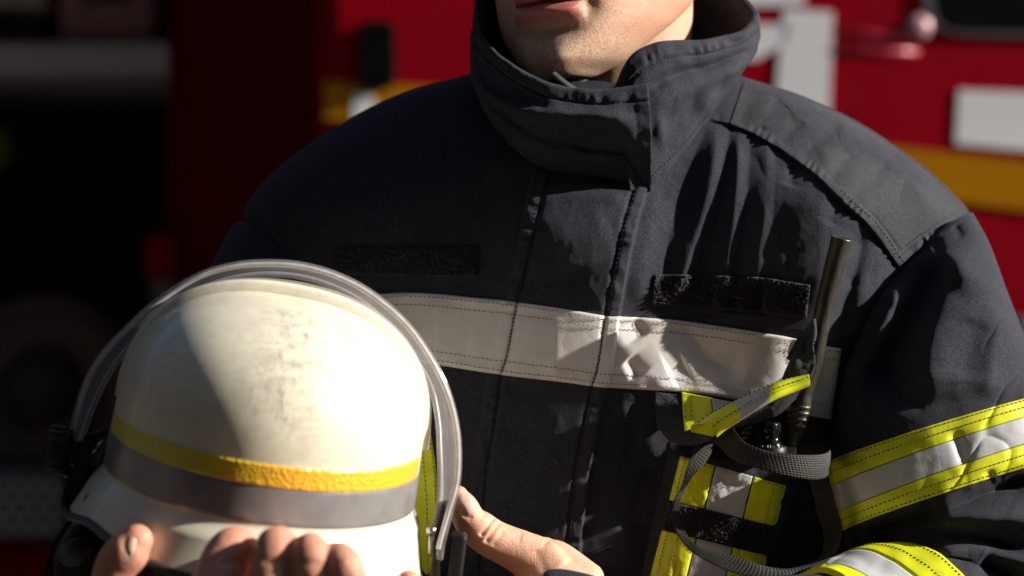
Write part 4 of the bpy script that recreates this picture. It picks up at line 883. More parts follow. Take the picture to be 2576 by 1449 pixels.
mb = MB(); s0 = P(216, 1250, -.2185); mb.tube([s0, s0 + np.array([0, -.004, .0005])], [.0030, .0024], 16); mb.build('rivet', M_CHROME, helmet)
pr = plate('visor_bracket', [(1112, 1270), (1122, 1268), (1118, 1330), (1108, 1400), (1100, 1470), (1078, 1470), (1088, 1400), (1098, 1320)], -.176, .04, M_BLACKPL, helmet)
mb = MB(); mb.tube([P(1083, 1338, -.18), P(1082, 1392, -.18)], [.0016, .0016], 10); mb.box(P(1084, 1334, -.18), (.006, .006, .004)); mb.build('hinge_pin', M_CHROME, pr)
mb = MB(); mb.box(P(1148, 1402, -.160), (.011, .022, .033), np.array([[math.cos(.12), 0, math.sin(.12)], [0, 1, 0], [-math.sin(.12), 0, math.cos(.12)]])); mb.build('knob', M_BLACKPL, pr, smooth=False, bevel=.003)
# chin strap, neck cradle and ratchet under the rim
def ribbon(name, E1, E2, n, mat, parent, th=.0016, M_=9):
    a = vi(E1, n) if len(E1[0]) == 3 else None; b = vi(E2, n)
    A = P(a[:, 0], a[:, 1], a[:, 2]); B = P(b[:, 0], b[:, 1], b[:, 2]); m = M_; q = np.linspace(0, 1, m)
    X = A[:, None] * (1 - q[None, :, None]) + B[:, None] * q[None, :, None]
    t = np.gradient((A + B) / 2, axis=0); nr = np.cross(t, B - A); nr /= np.linalg.norm(nr, axis=1)[:, None] + 1e-9
    L_ = np.cumsum(np.linalg.norm(t, axis=1))
    prof = (th / 2) * (1 - (2 * q - 1) ** 8)
    if m > 20:
        row = np.floor(q * 10); k_ = L_[:, None] / .0027 + .5 * (row % 2)[None]
        prof = prof[None] + .00075 * (np.abs(np.sin(np.pi * k_)) ** .6 * np.abs(np.sin(np.pi * q * 10))[None] ** .6 - .5)
    else: prof = prof[None] + 0 * L_[:, None]
    top = X + nr[:, None] * prof[..., None]; bot = X - nr[:, None] * prof[..., None]
    XX = np.concatenate([top, bot[:, ::-1]], 1); L = L_; Wd = .022
    uvs = np.stack(np.meshgrid(L / .0016, np.r_[q, q[::-1]] * Wd / .0016, indexing='ij'), -1)
    return grid(name, XX, mat, parent, cv=True, uv=uvs)
ribbon('chin_strap', [(205, 1290, -.15), (165, 1320, -.155), (130, 1380, -.16), (112, 1449, -.165), (105, 1560, -.165), (150, 1680, -.16)], [(215, 1300, -.125), (185, 1332, -.13), (152, 1390, -.135), (136, 1449, -.14), (130, 1560, -.14), (170, 1660, -.13)], 80, M_WEB, helmet)
mb = MB(); mb.tube([P(*p) for p in ((262, 1296, -.15), (230, 1330, -.155), (196, 1386, -.16), (180, 1449, -.16), (190, 1560, -.15))], [.011, .012, .0135, .014, .012], 18, n=40, squash=.5)
mb.tube([P(*p) for p in ((290, 1330, -.14), (262, 1380, -.145), (245, 1449, -.15), (250, 1560, -.14))], [.010, .012, .014, .012], 18, n=40, squash=.6); mb.build('neck_cradle', M_BLACKPL, helmet)
mb = MB(); a_ = P(176, 1395, -.186); mb.tube([a_, a_ + np.array([.003, .016, 0])], [.0085, .0095], 20); mb.build('ratchet_knob', simple('ratchet_grey', (.06, .06, .062), .4), helmet)
mb = MB(); q = np.linspace(0, 2 * np.pi, 80); mb.grid(np.stack([h2w(.086 * np.cos(q), .104 * np.sin(q), np.full(80, -.075)), h2w(.080 * np.cos(q), .098 * np.sin(q), np.full(80, -.02)), h2w(.05 * np.cos(q), .06 * np.sin(q), np.full(80, .02))], 0)); mb.build('liner', M_LINING, helmet)
# ================================================================== CHEST POCKET, RADIO
def pbump(u, v):
    ucn = 1850 - (v - 1150) * .22; x = np.clip((u - ucn) / 172, -1, 1)
    return .020 * np.clip(1 - np.abs(x) ** 5, 0, 1) * sst(v, 1118, 1160) + .0016 * fbm(u / 34, v / 40, 64, 3) + .0012 * np.sin((u + v * .3) / 34) * sst(v, 1150, 1200)
def Fp(u, v): return F(u, v) - pbump(np.asarray(u, float), np.asarray(v, float))
pk_v = np.arange(1108, 1570, 10)
patch('chest_pocket', [(1850 - (v - 1150) * .22 - 176 - (8 if v > 1130 else 0), v) for v in pk_v], [(1850 - (v - 1150) * .22 + 170, v) for v in pk_v], 190, 150, .001, M_FAB, jacket, fun=Fp, pw=30, drop=.012)
def quad(name, TL, TR, BR, BL, f0, f1, mat, h, fun=Fp, na=60, nb=50, parent=None, extra=None):
    TL, TR, BR, BL = map(np.array, (TL, TR, BR, BL)); a = [TL + (TR - TL) * f0, BL + (BR - BL) * f0]; b = [TL + (TR - TL) * f1, BL + (BR - BL) * f1]
    return patch(name, [tuple(x) for x in a], [tuple(x) for x in b], na, nb, h, mat, parent or jacket, fun=fun, pw=16, smooth_edges=False, extra=extra)
T2 = ((1710, 1145), (1979, 1221), (1953, 1327), (1681, 1259)); T3 = ((1664, 1330), (1932, 1396), (1902, 1540), (1610, 1540))
wav = lambda a, b, u, v: .0007 * np.sin(v / 9. + u / 30.) * sst(u, 1880, 1960) + .0005 * fbm(u / 18, v / 18, 12, 2)
for q_, fr_s in ((T2, (.0, .335, .69, 1.)), (T3, (0, .33, .67, 1.))):
    for k in range(3): quad('pocket_tape', *q_, fr_s[k], fr_s[k + 1], (M_YEL, M_GREY, M_YEL)[k], .0018 - (.0003 if k == 1 else 0), extra=wav)
def ql(q_, f0, g0, f1, g1, n=20):
    TL, TR, BR, BL = map(np.array, q_); s = np.linspace(0, 1, n); f = f0 + (f1 - f0) * s; g_ = g0 + (g1 - g0) * s
    return [tuple((TL * (1 - a) + TR * a) * (1 - b) + (BL * (1 - a) + BR * a) * b) for a, b in zip(f, g_)]
fpt = lambda u, v: Fp(u, v) - .0021
stitches('stitching', [ql(T2, .04, .07, .97, .07), ql(T2, .975, .02, .975, 1), ql(T2, .895, .02, .895, 1), ql(T2, .05, .0, .05, 1), ql(T3, .06, 0, .06, 1), ql(T3, .16, 0, .16, 1), ql(T3, .89, 0, .89, 1), ql(T3, .965, 0, .965, 1)], M_STITCH, jacket, fpt, pitch=10, dash=7.5)
VQ = ((1682, 1258), (1962, 1330), (1944, 1398), (1661, 1331))
quad('pocket_velcro', *VQ, 0, 1, M_VEL, .0030, na=34, nb=118, extra=pile)
# pocket flap: left end hangs, the middle is pushed up and out by the radio, corner stands against the aerial
def off3(pts): return [(u, v, float(F(u, v)) - o) for u, v, o in pts]
def sheet3(name, rows, n, m, mat, parent, th=.0022, nz=.0006, label=None, uvr=None):
    """cloth piece through rows of (u,v,offset toward the camera from the jacket)"""
    rows = [vi(off3(r), n) for r in rows]; Rm = np.array(rows)
    cols = np.array([vi(Rm[:, i], m) for i in range(n)])           # n x m x 3
    X = P(cols[..., 0], cols[..., 1], cols[..., 2]); X[..., 1] += nz * 2 * fbm(cols[..., 0] / 26, cols[..., 1] / 26, 91, 3)
    du = np.gradient(X, axis=0); dv = np.gradient(X, axis=1); nr = np.cross(du, dv); nr /= np.linalg.norm(nr, axis=-1, keepdims=True) + 1e-12
    bk = X + nr * th * np.where((nr[..., 1:2] > 0), 1, -1) * 1.
    XX = np.concatenate([X, bk[:, ::-1]], 1); XX = np.concatenate([((X[0] + bk[0]) / 2)[None][:, list(range(m)) + list(range(m - 1, -1, -1))], XX, ((X[-1] + bk[-1]) / 2)[None][:, list(range(m)) + list(range(m - 1, -1, -1))]], 0)
    return grid(name, XX, mat, parent, cv=True, label=label)
# hanging left end of the flap
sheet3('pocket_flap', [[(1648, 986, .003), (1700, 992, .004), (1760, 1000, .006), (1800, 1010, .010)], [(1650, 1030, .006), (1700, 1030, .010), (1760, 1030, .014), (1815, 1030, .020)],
    [(1655, 1074, .010), (1700, 1080, .016), (1755, 1078, .024), (1822, 1062, .034)], [(1682, 1110, .012), (1722, 1121, .020), (1770, 1114, .030), (1806, 1086, .042)]], 90, 60, M_FAB_LIT, jacket, nz=.001)
# tape on the hanging end, and the grey next to it
quad('flap_tape', (1714, 986), (1790, 1001), (1795, 1062), (1722, 1086), 0, 1, M_YEL, .0012, fun=lambda u, v: F(u, v) - (.006 + .019 * sst(v, 985, 1100) + .008 * sst(u, 1715, 1800)) )
stitches('stitching', [[(1722, 990), (1722, 1030), (1730, 1080)], [(1738, 992), (1738, 1030), (1742, 1075)]], M_STITCHD, jacket, lambda u, v: F(u, v) - (.008 + .019 * sst(v, 985, 1100) + .008 * sst(u, 1715, 1800)))
quad('flap_tape', (1790, 1001), (1905, 1024), (1880, 1040), (1795, 1062), 0, 1, M_GREY, .0012, fun=lambda u, v: F(u, v) - (.0065 + .019 * sst(v, 985, 1100) + .008 * sst(u, 1715, 1800)))
# raised front strip of the flap: a rolled edge with yellow, grey, yellow
top_ = [(1738, 1072, .036), (1775, 1046, .036), (1810, 1027, .036), (1856, 1004, .038), (1904, 984, .040), (1949, 965, .042), (1995, 954, .044), (2030, 950, .046)]
bot_ = [(1803, 1086, .058), (1826, 1068, .058), (1850, 1052, .060), (1878, 1034, .061), (1914, 1012, .062), (1952, 991, .062), (2000, 972, .062), (2038, 957, .062)]
to3, bo3 = np.array(off3(top_)), np.array(off3(bot_))
def strip(name, i0, i1, mat):
    a = vi(to3, 100)[int(i0 * 99):int(i1 * 99) + 1]; b = vi(bo3, 100)[int(i0 * 99):int(i1 * 99) + 1]; A, B = P(*a.T), P(*b.T); q = np.linspace(0, 1, 20)
    X = A[:, None] * (1 - q[None, :, None]) + B[:, None] * q[None, :, None]; X[..., 2] += (.0035 * np.sin(np.pi * q))[None]; X[..., 1] -= (.003 * np.sin(np.pi * q))[None]
    # rolled lip: a bead along the front edge and a return underneath
    th = np.linspace(0, np.pi * 1.35, 12); c = B + np.array([0, .0015, -.0012]); bead = c[:, None] + .0030 * np.stack([0 * th, -np.sin(th), np.cos(th)], -1)[None]
    und = B[:, None] + (A - B)[:, None] * np.linspace(.12, 1, 8)[None, :, None] + np.array([0, .001, -.004])
    return grid(name, np.concatenate([X, bead, und], 1), mat, jacket, cv=True)
strip('flap_tape', 0, .355, M_YEL); strip('flap_tape', .355, .66, M_GREY); strip('flap_tape', .66, 1, M_YEL)
bb_ = vi(bo3, 100); tt_ = vi(to3, 100)
def fl3(f, o): q = tt_ * (1 - f) + bb_ * f; X = P(*q.T); X[:, 2] += .0035 * math.sin(math.pi * f) + o; X[:, 1] -= .003 * math.sin(math.pi * f) + .0012; return X
stitch3d('stitching', [fl3(.80, .0006)], M_STITCH, jacket); stitch3d('stitching', [fl3(.15, .0005)[2:]], M_STITCH, jacket)
# underside of the flap (dark loop lining) hanging behind the strip, and the end of the hanging piece
sheet3('flap_lining', [[(1806, 1084, .052), (1880, 1036, .056), (1960, 992, .057), (2036, 960, .058)], [(1815, 1085, .040), (1885, 1058, .040), (1960, 1030, .040), (2012, 985, .044)], [(1832, 1078, .026), (1890, 1066, .024), (1950, 1050, .022), (2000, 1010, .026)]], 80, 40, M_FAB, jacket, nz=.001)
sheet3('flap_corner', [[(2044, 803, .034), (2048, 830, .036), (2044, 870, .040), (2052, 905, .044), (2040, 948, .046)], [(2030, 822, .030), (2030, 860, .034), (2026, 890, .038), (2026, 920, .042), (2018, 952, .044)], [(2018, 848, .030), (2006, 880, .036), (1998, 905, .040), (1992, 930, .042), (1986, 958, .042)], [(2006, 872, .024), (1988, 905, .030), (1976, 930, .034), (1968, 950, .036), (1960, 972, .036)]], 70, 50, M_FAB_LIT, jacket, th=.003, nz=.0012)
# ---- radio standing in the pocket
yb = float(F(1930, 1120)) - .022
radio = thing('handheld_radio', 'black handheld radio with a ribbed rubber aerial standing in the chest pocket', 'radio', tuple(P(1930, 1180, yb + .01)))
mb = MB(); c = P(1912, 1180, yb + .024); mb.box(c, (.050, .026, .034)); mb.build('radio_body', M_BLACKPL, radio, smooth=False, bevel=.003); mb = MB(); mb.box(P(1936, 1132, yb + .012), (.036, .026, .006)); mb.build('top_plate', simple('worn_alloy', (.22, .21, .20), .38, .3), radio, smooth=False, bevel=.002)
def knob(u, v0, v1, r, y, marks=False):
    mb = MB(); a, b = P(u + 3, v0, y), P(u, v1, y); ax = (b - a); L = np.linalg.norm(ax); ax /= L; rows = []
    prof = [(0, 1.0), (.16, .98), (.18, .80), (.50, .80), (.52, 1.0), (.90, 1.02), (.97, .92), (1., .80), (1.0, .45), (.96, .40), (.96, 0.001)]
    ns = 48; th = np.linspace(0, 2 * np.pi, ns, endpoint=False); s1 = np.array([1., 0, 0]); s1 -= ax * (s1 @ ax); s1 /= np.linalg.norm(s1); s2 = np.cross(ax, s1)
    tilt = np.array([0, -.30, .95]); 
    for h, rr in prof:
        fl_ = 1 - .07 * (np.sin(th * 6) > .55) * (.5 < h < .95); rows.append(a + ax * L * h + r * rr * fl_[:, None] * (np.cos(th)[:, None] * s1 + np.sin(th)[:, None] * s2))
    mb.grid(np.array(rows), cv=True); return mb.build('control_knob', simple('glossy_black', (.008, .008, .009), .14), radio), a, ax, s1, s2, L
knob(1878, 1118, 1072, .0066, yb + .004)
kn, ka_, kx, k1, k2, kL = knob(1938, 1122, 1062, .0072, yb - .002)
# channel dial skirt under the taller knob with its white figures
mb = MB(); th = np.linspace(0, 2 * np.pi, 64, endpoint=False); base = P(1938, 1126, yb - .002)
rows = [base + np.stack([.0118 * f * np.cos(th), .0118 * f * np.sin(th), 0 * th + z], -1) for f, z in ((1., -.004), (1., .0004), (.86, .0016), (.3, .0020))]
mb.grid(np.array(rows), cv=True); dial = mb.build('channel_dial', M_BLACKPL, radio)
def glyphs(txt, ang, size):
    cu = bpy.data.curves.new('dial_figures', 'FONT'); cu.body = txt; cu.size = size; cu.align_x = 'CENTER'; cu.align_y = 'CENTER'; cu.extrude = .00012
    o = bpy.data.objects.new('dial_figure', cu); cu.materials.append(simple('dial_white', (.7, .7, .7), .5)); f = .95; z = .0013
    pos = base + np.array([.0118 * f * math.sin(ang), -.0118 * f * math.cos(ang), z])
    o.matrix_basis = Matrix.Translation(Vector(pos)) @ Matrix.Rotation(ang, 4, 'Z') @ Matrix.Rotation(R(49), 4, 'X') @ Matrix.Translation((0, 0, .0003)); COL.objects.link(o); dg_ = bpy.context.evaluated_depsgraph_get(); me_ = bpy.data.meshes.new_from_object(o.evaluated_get(dg_)); mw_ = o.matrix_basis.copy(); bpy.data.objects.remove(o); o = bpy.data.objects.new('dial_figure', me_); o.matrix_basis = mw_; link(o, dial)
glyphs('\u2022', -.62, .0038); glyphs('11', -.18, .0036); glyphs('\u00b7', .12, .0036); glyphs('9', .42, .0036); glyphs('\u00b7', .68, .0034)
# aerial: rubber whip, ribbed at the foot, open sleeve end on top
AN = [(1985, 1130), (1996, 1090), (2006, 1060), (2014, 1020), (2022, 985), (2042, 925), (2056, 860), (2066, 810), (2086, 720), (2104, 650), (2117, 600)]
ay = np.linspace(yb + .008, yb - .012, len(AN)); ac = catmull(np.c_[P(np.array([a[0] for a in AN]), np.array([a[1] for a in AN]), ay)], 260)
sA_ = np.linspace(0, 1, 260); ar = np.interp(sA_, [0, .06, .10, .22, .27, .5, .8, .97, 1], [.0052, .0060, .0068, .0066, .0056, .0058, .0062, .0067, .0069])
ar = ar * 1.1 + .0006 * np.maximum(np.sin(sA_ * 2 * np.pi * 34), -.2) * ((sA_ > .10) & (sA_ < .225)) + .00025 * fbm(sA_ * 14, sA_ * 0, 5, 2)
mb = MB(); mb.tube(ac, ar, 28, caps=False)
t_ = ac[-1] - ac[-4]; t_ /= np.linalg.norm(t_); s1 = np.cross(t_, [0, 1, 0]); s1 /= np.linalg.norm(s1); s2 = np.cross(t_, s1); th = np.linspace(0, 2 * np.pi, 28, endpoint=False); ring = lambda r, d: ac[-1] + t_ * d + r * (np.cos(th)[:, None] * s1 + np.sin(th)[:, None] * s2)
mb.grid(np.array([ring(.0071, -.002), ring(.0074, .0004), ring(.0066, .0006), ring(.0060, -.0016), ring(.0012, -.0014), ring(.00001, -.001)]), cv=True)
def aerialmat():
    t = NT('aerial_rubber'); c = t.coord(); a = t.noise(t.mapping(c, (1, 1, .12)), 300, 4, .6); b = t.noise(c, 40, 4)
    t.p(Base_Color=t.mix(t.ramp(a, [(.4, 0.), (.75, 1.)]), (.020, .0175, .014), (.060, .050, .036)), Roughness=t.ramp(b, [(.3, .30), (.7, .5)]), Specular_IOR_Level=.5, Normal=t.bump(a, .2, .0008)); return t.m
mb.build('aerial', aerialmat(), radio)
# webbing loop of the radio
Z = lambda zx, zy: (1635.2 + zx * .34894, 943.4 + zy * .34894)
def zr_(l): return [(*Z(a, b), float(F(*Z(a, b))) - o) for a, b, o in l]
def strap(name, e1, e2, n, th=.0018): return ribbon(name, zr_(e1), zr_(e2), n * 4, M_WEB, radio, th, 61)
strap('carry_strap', [(500, 400, .030), (580, 372, .040), (625, 420, .050), (700, 490, .056), (850, 545, .062), (1000, 570, .064), (1130, 576, .062), (1230, 572, .056), (1284, 556, .046), (1290, 530, .036), (1230, 508, .028), (1150, 506, .022), (1050, 535, .018)],
      [(440, 480, .026), (500, 515, .040), (560, 582, .050), (625, 625, .056), (750, 665, .062), (900, 708, .064), (1050, 737, .062), (1180, 752, .056), (1268, 735, .046), (1285, 690, .036), (1240, 650, .028), (1150, 640, .022), (1050, 650, .018)], 220)
strap('carry_strap', [(1120, 690, .030), (1150, 760, .034), (1180, 880, .036), (1205, 1000, .036), (1245, 1120, .036), (1250, 1230, .036), (1215, 1325, .036), (1130, 1372, .038), (1040, 1396, .040), (950, 1404, .042), (820, 1380, .044), (700, 1332, .046), (560, 1292, .046), (420, 1262, .046), (330, 1222, .046), (268, 1162, .044), (234, 1080, .042), (214, 1000, .042), (214, 915, .042), (240, 832, .040), (320, 722, .038), (395, 640, .034), (450, 545, .028), (470, 480, .022)],
      [(1262, 700, .030), (1272, 748, .036), (1312, 830, .044), (1342, 950, .050), (1376, 1050, .054), (1386, 1150, .056), (1362, 1240, .056), (1310, 1322, .056), (1220, 1384, .056), (1100, 1424, .056), (975, 1446, .056), (800, 1460, .054), (600, 1424, .052), (430, 1352, .050), (300, 1272, .048), (228, 1190, .048), (180, 1110, .048), (158, 1020, .046), (170, 930, .046), (208, 855, .044), (236, 770, .040), (270, 660, .038), (300, 580, .032), (320, 500, .024)], 420)
# ================================================================== GROUND, SHADE BUILDING, ENGINES
def tarmac():
    t = NT('tarmac'); c = t.coord(); a = t.noise(c, 2, 5); b = t.noise(c, 180, 3)
    t.p(Base_Color=t.mix(t.ramp(b, [(.4, 0.), (.7, 1.)]), t.ramp(a, [(.3, (.045, .044, .043)), (.7, (.065, .063, .06))]), (.09, .088, .085)), Roughness=.9, Normal=t.bump(b, .4, .004)); return t.m
g_ = mesh('ground', [(-400, -400, 0), (400, -400, 0), (400, 400, 0), (-400, 400, 0)], [(0, 1, 2, 3)], tarmac(), smooth=False); g_['kind'] = 'structure'
def wbox(mb, x0, x1, y0, y1, z0, z1): mb.box(((x0 + x1) / 2, (y0 + y1) / 2, (z0 + z1) / 2), (x1 - x0, y1 - y0, z1 - z0))
# --- unseen bay: roof and walls added to keep the left-hand engine in the dark
st = thing('shade_building', 'unseen open bay added to keep the engine with the equipment locker dark', 'building', (-2.4, 4.5, 0))
M_SHADE_WALL = simple('shade_wall', (.10, .095, .09), .9)
mb = MB(); wbox(mb, -5.2, -.02, 2.45, 8, 2.95, 3.15); mb.build('shade_roof', M_SHADE_WALL, st, smooth=False)
mb = MB(); wbox(mb, -5.2, -5.0, 2.45, 8, 0, 2.95); mb.build('added_wall', M_SHADE_WALL, st, smooth=False); mb = MB(); wbox(mb, -5.0, -.02, 7.8, 8, 0, 2.95); mb.build('added_wall', M_SHADE_WALL, st, smooth=False); mb = MB(); wbox(mb, -9, 10, -5.3, -5, 0, 8); mb.build('sky_block_wall', M_SHADE_WALL, st, smooth=False); mb = MB(); wbox(mb, -5.2, -5.0, -4.98, 2.44, 0, 7); mb.build('sky_block_wall', simple('sky_block_dark', (.035, .030, .027), .9), st, smooth=False)  # tall walls behind and left of the camera are added to block sky light
mb = MB(); wbox(mb, -5.0, -.05, 2.5, 2.62, 2.55, 2.95); mb.build('shade_lintel', M_SHADE_WALL, st, smooth=False)
def treadmat():
    t = NT('tread_plate'); c = t.coord(); w1 = t.n('ShaderNodeTexWave', wave_type='BANDS', bands_direction='X'); t.set(w1.inputs['Vector'], t.mapping(c, (1, 1, 1), (0, R(35), 0))); w1.inputs['Scale'].default_value = 11
    w2 = t.n('ShaderNodeTexWave', wave_type='BANDS', bands_direction='X'); t.set(w2.inputs['Vector'], t.mapping(c, (1, 1, 1), (0, R(-35), 0))); w2.inputs['Scale'].default_value = 11
    k = t.math('MULTIPLY', w1.outputs['Fac'], w2.outputs['Fac'])
    t.p(Base_Color=t.ramp(k, [(.2, (.03, .03, .032)), (.6, (.8, .8, .82))]), Roughness=.5, Normal=t.bump(k, .8, .01)); return t.m
# --- engine with the open locker (left)
YL = 3.6
def px(u, v, y): return P(u, v, y)
def rect(name, u0, v0, u1, v1, y, t, mat, parent, bev=.012):
    a, b = px(u0, v1, y), px(u1, v0, y); mb = MB(); mb.box(((a[0] + b[0]) / 2, y + t / 2, (a[2] + b[2]) / 2), (b[0] - a[0], t, b[2] - a[2])); return mb.build(name, mat, parent, smooth=False, bevel=bev)
e1 = thing('fire_engine', 'dark red fire engine with an open equipment locker in shadow', 'fire engine', (-1.6, YL + 1, 0), 'fire engines behind the firefighter')
a, b = px(440, 0, YL), px(818, 0, YL); xl, xm, xr = px(-420, 0, YL)[0], a[0], b[0]
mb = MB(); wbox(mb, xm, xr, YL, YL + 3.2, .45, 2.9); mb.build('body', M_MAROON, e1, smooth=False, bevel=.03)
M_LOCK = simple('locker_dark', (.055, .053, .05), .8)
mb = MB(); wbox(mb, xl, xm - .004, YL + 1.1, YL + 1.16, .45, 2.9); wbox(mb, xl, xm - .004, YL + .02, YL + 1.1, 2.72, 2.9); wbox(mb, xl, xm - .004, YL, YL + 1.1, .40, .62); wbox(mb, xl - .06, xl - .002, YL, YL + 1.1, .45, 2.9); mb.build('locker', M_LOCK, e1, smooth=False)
rect('shelf', -420, 104, 432, 182, YL + .02, .9, simple('alu_shelf', (.70, .70, .73), .6, 0), e1)
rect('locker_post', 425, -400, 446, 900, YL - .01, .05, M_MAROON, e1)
rect('tread_plate', -420, 1196, 160, 1358, YL - .12, .35, treadmat(), e1)
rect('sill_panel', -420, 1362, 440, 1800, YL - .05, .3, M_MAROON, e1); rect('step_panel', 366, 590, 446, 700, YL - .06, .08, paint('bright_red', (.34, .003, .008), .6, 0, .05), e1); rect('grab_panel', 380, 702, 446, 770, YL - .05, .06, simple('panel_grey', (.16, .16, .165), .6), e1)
for z, xx in ((.45, xl + .5), (.45, xr - .5)):
    mb = MB(); mb.tube([(xx, YL + .25, .45), (xx, YL + .55, .45)], .44, 40); wh = mb.build('wheel', M_BLACKRUB, e1); mb = MB(); mb.tube([(xx, YL + .235, .45), (xx, YL + .26, .45)], .22, 30); mb.build('rim', M_CHROME, wh)
def case(name, u0, v0, u1, v1, y, t, mat, label, cat):
    a_, b_ = px(u0, v1, y), px(u1, v0, y); th_ = thing(name, label, cat, ((a_[0] + b_[0]) / 2, y + t / 2, a_[2]))
    mb = MB(); mb.box(((a_[0] + b_[0]) / 2, y + t / 2, (a_[2] + b_[2]) / 2), (b_[0] - a_[0], t, b_[2] - a_[2])); mb.build('case_body', mat, th_, smooth=False, bevel=.015)
    mb = MB(); c_ = (a_ + b_) / 2; w_ = (b_[0] - a_[0]) * .22; z_ = c_[2] + .01; mb.tube([(c_[0] - w_, y, z_), (c_[0] - w_, y - .03, z_ + .01), (c_[0] + w_, y - .03, z_ + .01), (c_[0] + w_, y, z_)], .009, 8); mb.build('handle', M_BLACKPL, th_)
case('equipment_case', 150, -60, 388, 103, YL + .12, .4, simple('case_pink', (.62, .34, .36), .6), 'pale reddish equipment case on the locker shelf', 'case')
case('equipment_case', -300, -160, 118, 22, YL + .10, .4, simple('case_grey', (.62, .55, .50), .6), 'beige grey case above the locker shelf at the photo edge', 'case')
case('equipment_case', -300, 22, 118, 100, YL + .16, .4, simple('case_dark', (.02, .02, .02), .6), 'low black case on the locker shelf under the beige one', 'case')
# coiled hose, pump and extinguisher inside the locker
hs = thing('fire_hose', 'yellow fire hose coiled on the locker floor at the left edge', 'hose', tuple(px(-20, 372, YL + .3)))
mb = MB()
for k in range(5):
    q = np.linspace(0, 2 * np.pi, 60); c = px(-14, 372, YL + .35); r_ = .012 + .009 * k; mb.tube(np.stack([c[0] - .02 + r_ * np.cos(q), 0 * q + c[1] + .01 * np.sin(3 * q), c[2] + r_ * .9 * np.sin(q)], -1), .014, 8)
mb.build('hose_coil', simple('hose_yellow', (.25, .26, .012), .8), hs)
cp = MB(); c = px(-14, 372, YL + .33); cp.tube([c - np.array([0, .04, 0]), c + np.array([0, .05, 0])], .008, 20); cp.build('coupling', M_CHROME, hs)
def hose_reel(u, v, y, r, mat, label):
    t = thing('hose_reel', label, 'hose reel', tuple(px(u, v, y))); c = px(u, v, y); mb = MB()
    for k in range(6):
        q = np.linspace(0, 2 * np.pi, 50); rr = r * (.55 + .09 * k); mb.tube(np.stack([c[0] + rr * np.cos(q), 0 * q + y + .02 * np.sin(q * 2 + k), c[2] + rr * np.sin(q)], -1), .02, 8)
    mb.build('hose_coil', mat, t); mb = MB(); mb.tube([c - np.array([0, .03, 0]), c + np.array([0, .1, 0])], r * .4, 28); mb.build('drum', M_LOCK, t)
hose_reel(110, 980, YL + .2, .20, simple('hose_black', (.12, .085, .07), .6), 'dark hose reel low in the shadowed locker')
def cone(u, v, y, h, mat):
    t = thing('traffic_cone', 'orange cone standing deep in the shadowed locker behind the visor', 'cone', tuple(px(u, v + 60, y))); b = px(u, v + 60, y); mb = MB(); mb.tube([b + np.array([0, 0, .01]), b + np.array([0, 0, h])], [.07, .02], 24); mb.build('cone_body', mat, t); mb = MB(); mb.box(b, (.2, .2, .02)); mb.build('base', mat, t)
cone(222, 1010, YL + .3, .24, simple('cone_orange', (.5, .07, .006), .6))
# --- second engine (right), paler light
a0, a1 = np.array([.55, 3.15]), np.array([-1.6, 4.3])
e2 = thing('fire_engine', 'bright red fire engine with white blocks and a yellow stripe standing outside', 'fire engine', (.6, 3.6, 0), 'fire engines behind the firefighter')
# flank plane: through right-hand near point and left-hand far point
Q0 = np.array([1.55, 3.0]); Q1 = np.array([-.388, 2.985]); dq = Q1 - Q0; dq = dq / np.linalg.norm(dq); nq = np.array([dq[1], -dq[0]]); nq = nq if nq[1] < 0 else -nq
def onflank(u, v, off=0.):
    """point of the flank plane (pushed off metres outward) seen at pixel u,v"""
    dx = (u - 1288) / FPX; q0 = Q0 + nq * off
    # (0,CAMY)+d*(dx,1) on plane nq.(p-q0)=0
    d = (nq @ (q0 - np.array([0, CAMY]))) / (nq @ np.array([dx, 1.])); return np.array([dx * d, CAMY + d, CAMZ + (724.5 - v) * d / FPX])
def flank(name, uvs, t, mat, parent=None, off=0., bev=.004):
    f_ = np.array([onflank(u, v, off + t) for u, v in uvs]); b_ = f_ - np.array([nq[0], nq[1], 0]) * t * .98; n = len(uvs)
    o = mesh(name, np.vstack([f_, b_]), [tuple(range(n)), tuple(range(2 * n - 1, n - 1, -1))] + [(i, i + n, (i + 1) % n + n, (i + 1) % n) for i in range(n)], mat, parent or e2, smooth=False)
    if bev: b = o.modifiers.new('bevel', 'BEVEL'); b.width = bev; b.segments = 2
    return o
def rrect(u0, v0, u1, v1, r, sk=0., slope=0.):
    out = []
    for cx_, cy_, a0_ in ((u1 - r, v0 + r, -90), (u1 - r, v1 - r, 0), (u0 + r, v1 - r, 90), (u0 + r, v0 + r, 180)):
        for a_ in np.linspace(a0_, a0_ + 90, 6): uu_ = cx_ + r * math.cos(R(a_)); vv_ = cy_ + r * math.sin(R(a_)); out.append((uu_ - sk * (vv_ - v0), vv_ + slope * (uu_ - u0)))
    return out
L_, R_ = Q0 - dq * 1.2, Q1; bk = -nq * 2.2
mb = MB(); pts = [L_, R_, R_ + bk, L_ + bk]; v_ = [(*p, .5) for p in pts] + [(*p, 3.0) for p in pts]
mb.add(v_, [(3, 2, 1, 0), (4, 5, 6, 7), (0, 1, 5, 4), (1, 2, 6, 5), (2, 3, 7, 6), (3, 0, 4, 7)]); mb.build('body', M_RED, e2, smooth=False, bevel=.05)
flank('white_patch', [(1972, 24), (2096, 30), (2086, 300), (2076, 430), (1940, 430), (1955, 200)], .003, M_WHITE, bev=0)
flank('white_patch', [(2412, 226), (2800, 240), (2800, 400), (2404, 362)], .003, M_WHITE, bev=0)
flank('white_patch', [(1700, -60), (2025, -60), (2025, 12), (1700, 22)], .003, M_WHITE, bev=0)
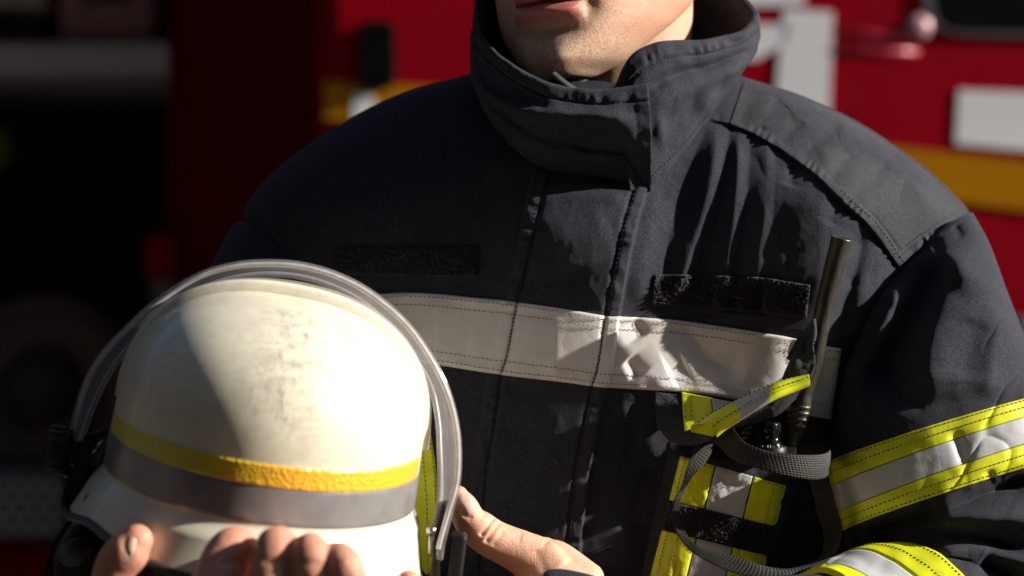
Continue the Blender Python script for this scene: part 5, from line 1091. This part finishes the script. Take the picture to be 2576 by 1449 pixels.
flank('white_patch', [(1750, 60), (1992, 62), (1975, 110), (1905, 150), (1750, 150)], .003, M_WHITE, bev=0)  # white shape that paints in a glare on the flank
flank('yellow_stripe', [(1950, 330), (2260, 370), (2576, 406), (2800, 432), (2800, 562), (2576, 530), (2260, 488), (1950, 446)], .0035, M_YSTRIPE, bev=0)
flank('yellow_stripe', [(816, 204), (1000, 214), (1240, 226), (1240, 320), (1000, 306), (816, 298)], .0035, M_YSTRIPE, bev=0)
flank('white_marker', [(888, 236), (942, 240), (942, 320), (888, 320)], .005, M_WHITE, bev=0)
flank('vent', rrect(904, 50, 994, 222, 24), .02, M_DARKGLASS)
wf = flank('window_frame', rrect(2318, -300, 2900, 84, 90, -.02, .03), .005, paint('frame_silver', (.55, .56, .58), .3), bev=.004)
flank('window', rrect(2346, -300, 2900, 76, 60, -.02, .02), .009, M_DARKGLASS, bev=.004)
for vv0, vv1, wd_ in ((78, 96, .007), (124, 132, .008)):
    A_, B_ = onflank(2092, vv0, -.003), onflank(2310, vv1, -.003); mb = MB(); mb.tube([A_, (A_ + B_) / 2, B_], [wd_, wd_ * .9, wd_ * .8], 14); mb.build('reflection_strip', paint('reflection_red', (.42, .03, .06), .3, .3), e2)  # raised paler strips stand in for reflection streaks on the paint
mb = MB(); c = onflank(2312, 68, .0); nn3 = np.array([nq[0], nq[1], 0]); mb.tube([c, c + nn3 * .008, c + nn3 * .012], [.026, .022, .012], 24); mb.build('marker_lamp', paint('lamp_lens', (.55, .30, .34), .08, 1.), e2)
mb = MB(); c = onflank(2562, 842, .02); mb.box(c, (.05, .05, .07)); mb.build('latch', M_CHROME, e2, smooth=False, bevel=.01)
for q_ in (.1, 2.0):
    p_ = Q0 + dq * q_; mb = MB(); a_ = np.array([*(p_ + nq * .02), .48]); b_ = np.array([*(p_ - nq * .3), .48]); mb.tube([a_, b_], .46, 40); wh = mb.build('wheel', M_BLACKRUB, e2); mb = MB(); mb.tube([a_ + nn3 * .01, a_ - nn3 * .02], .24, 30); mb.build('rim', M_CHROME, wh)
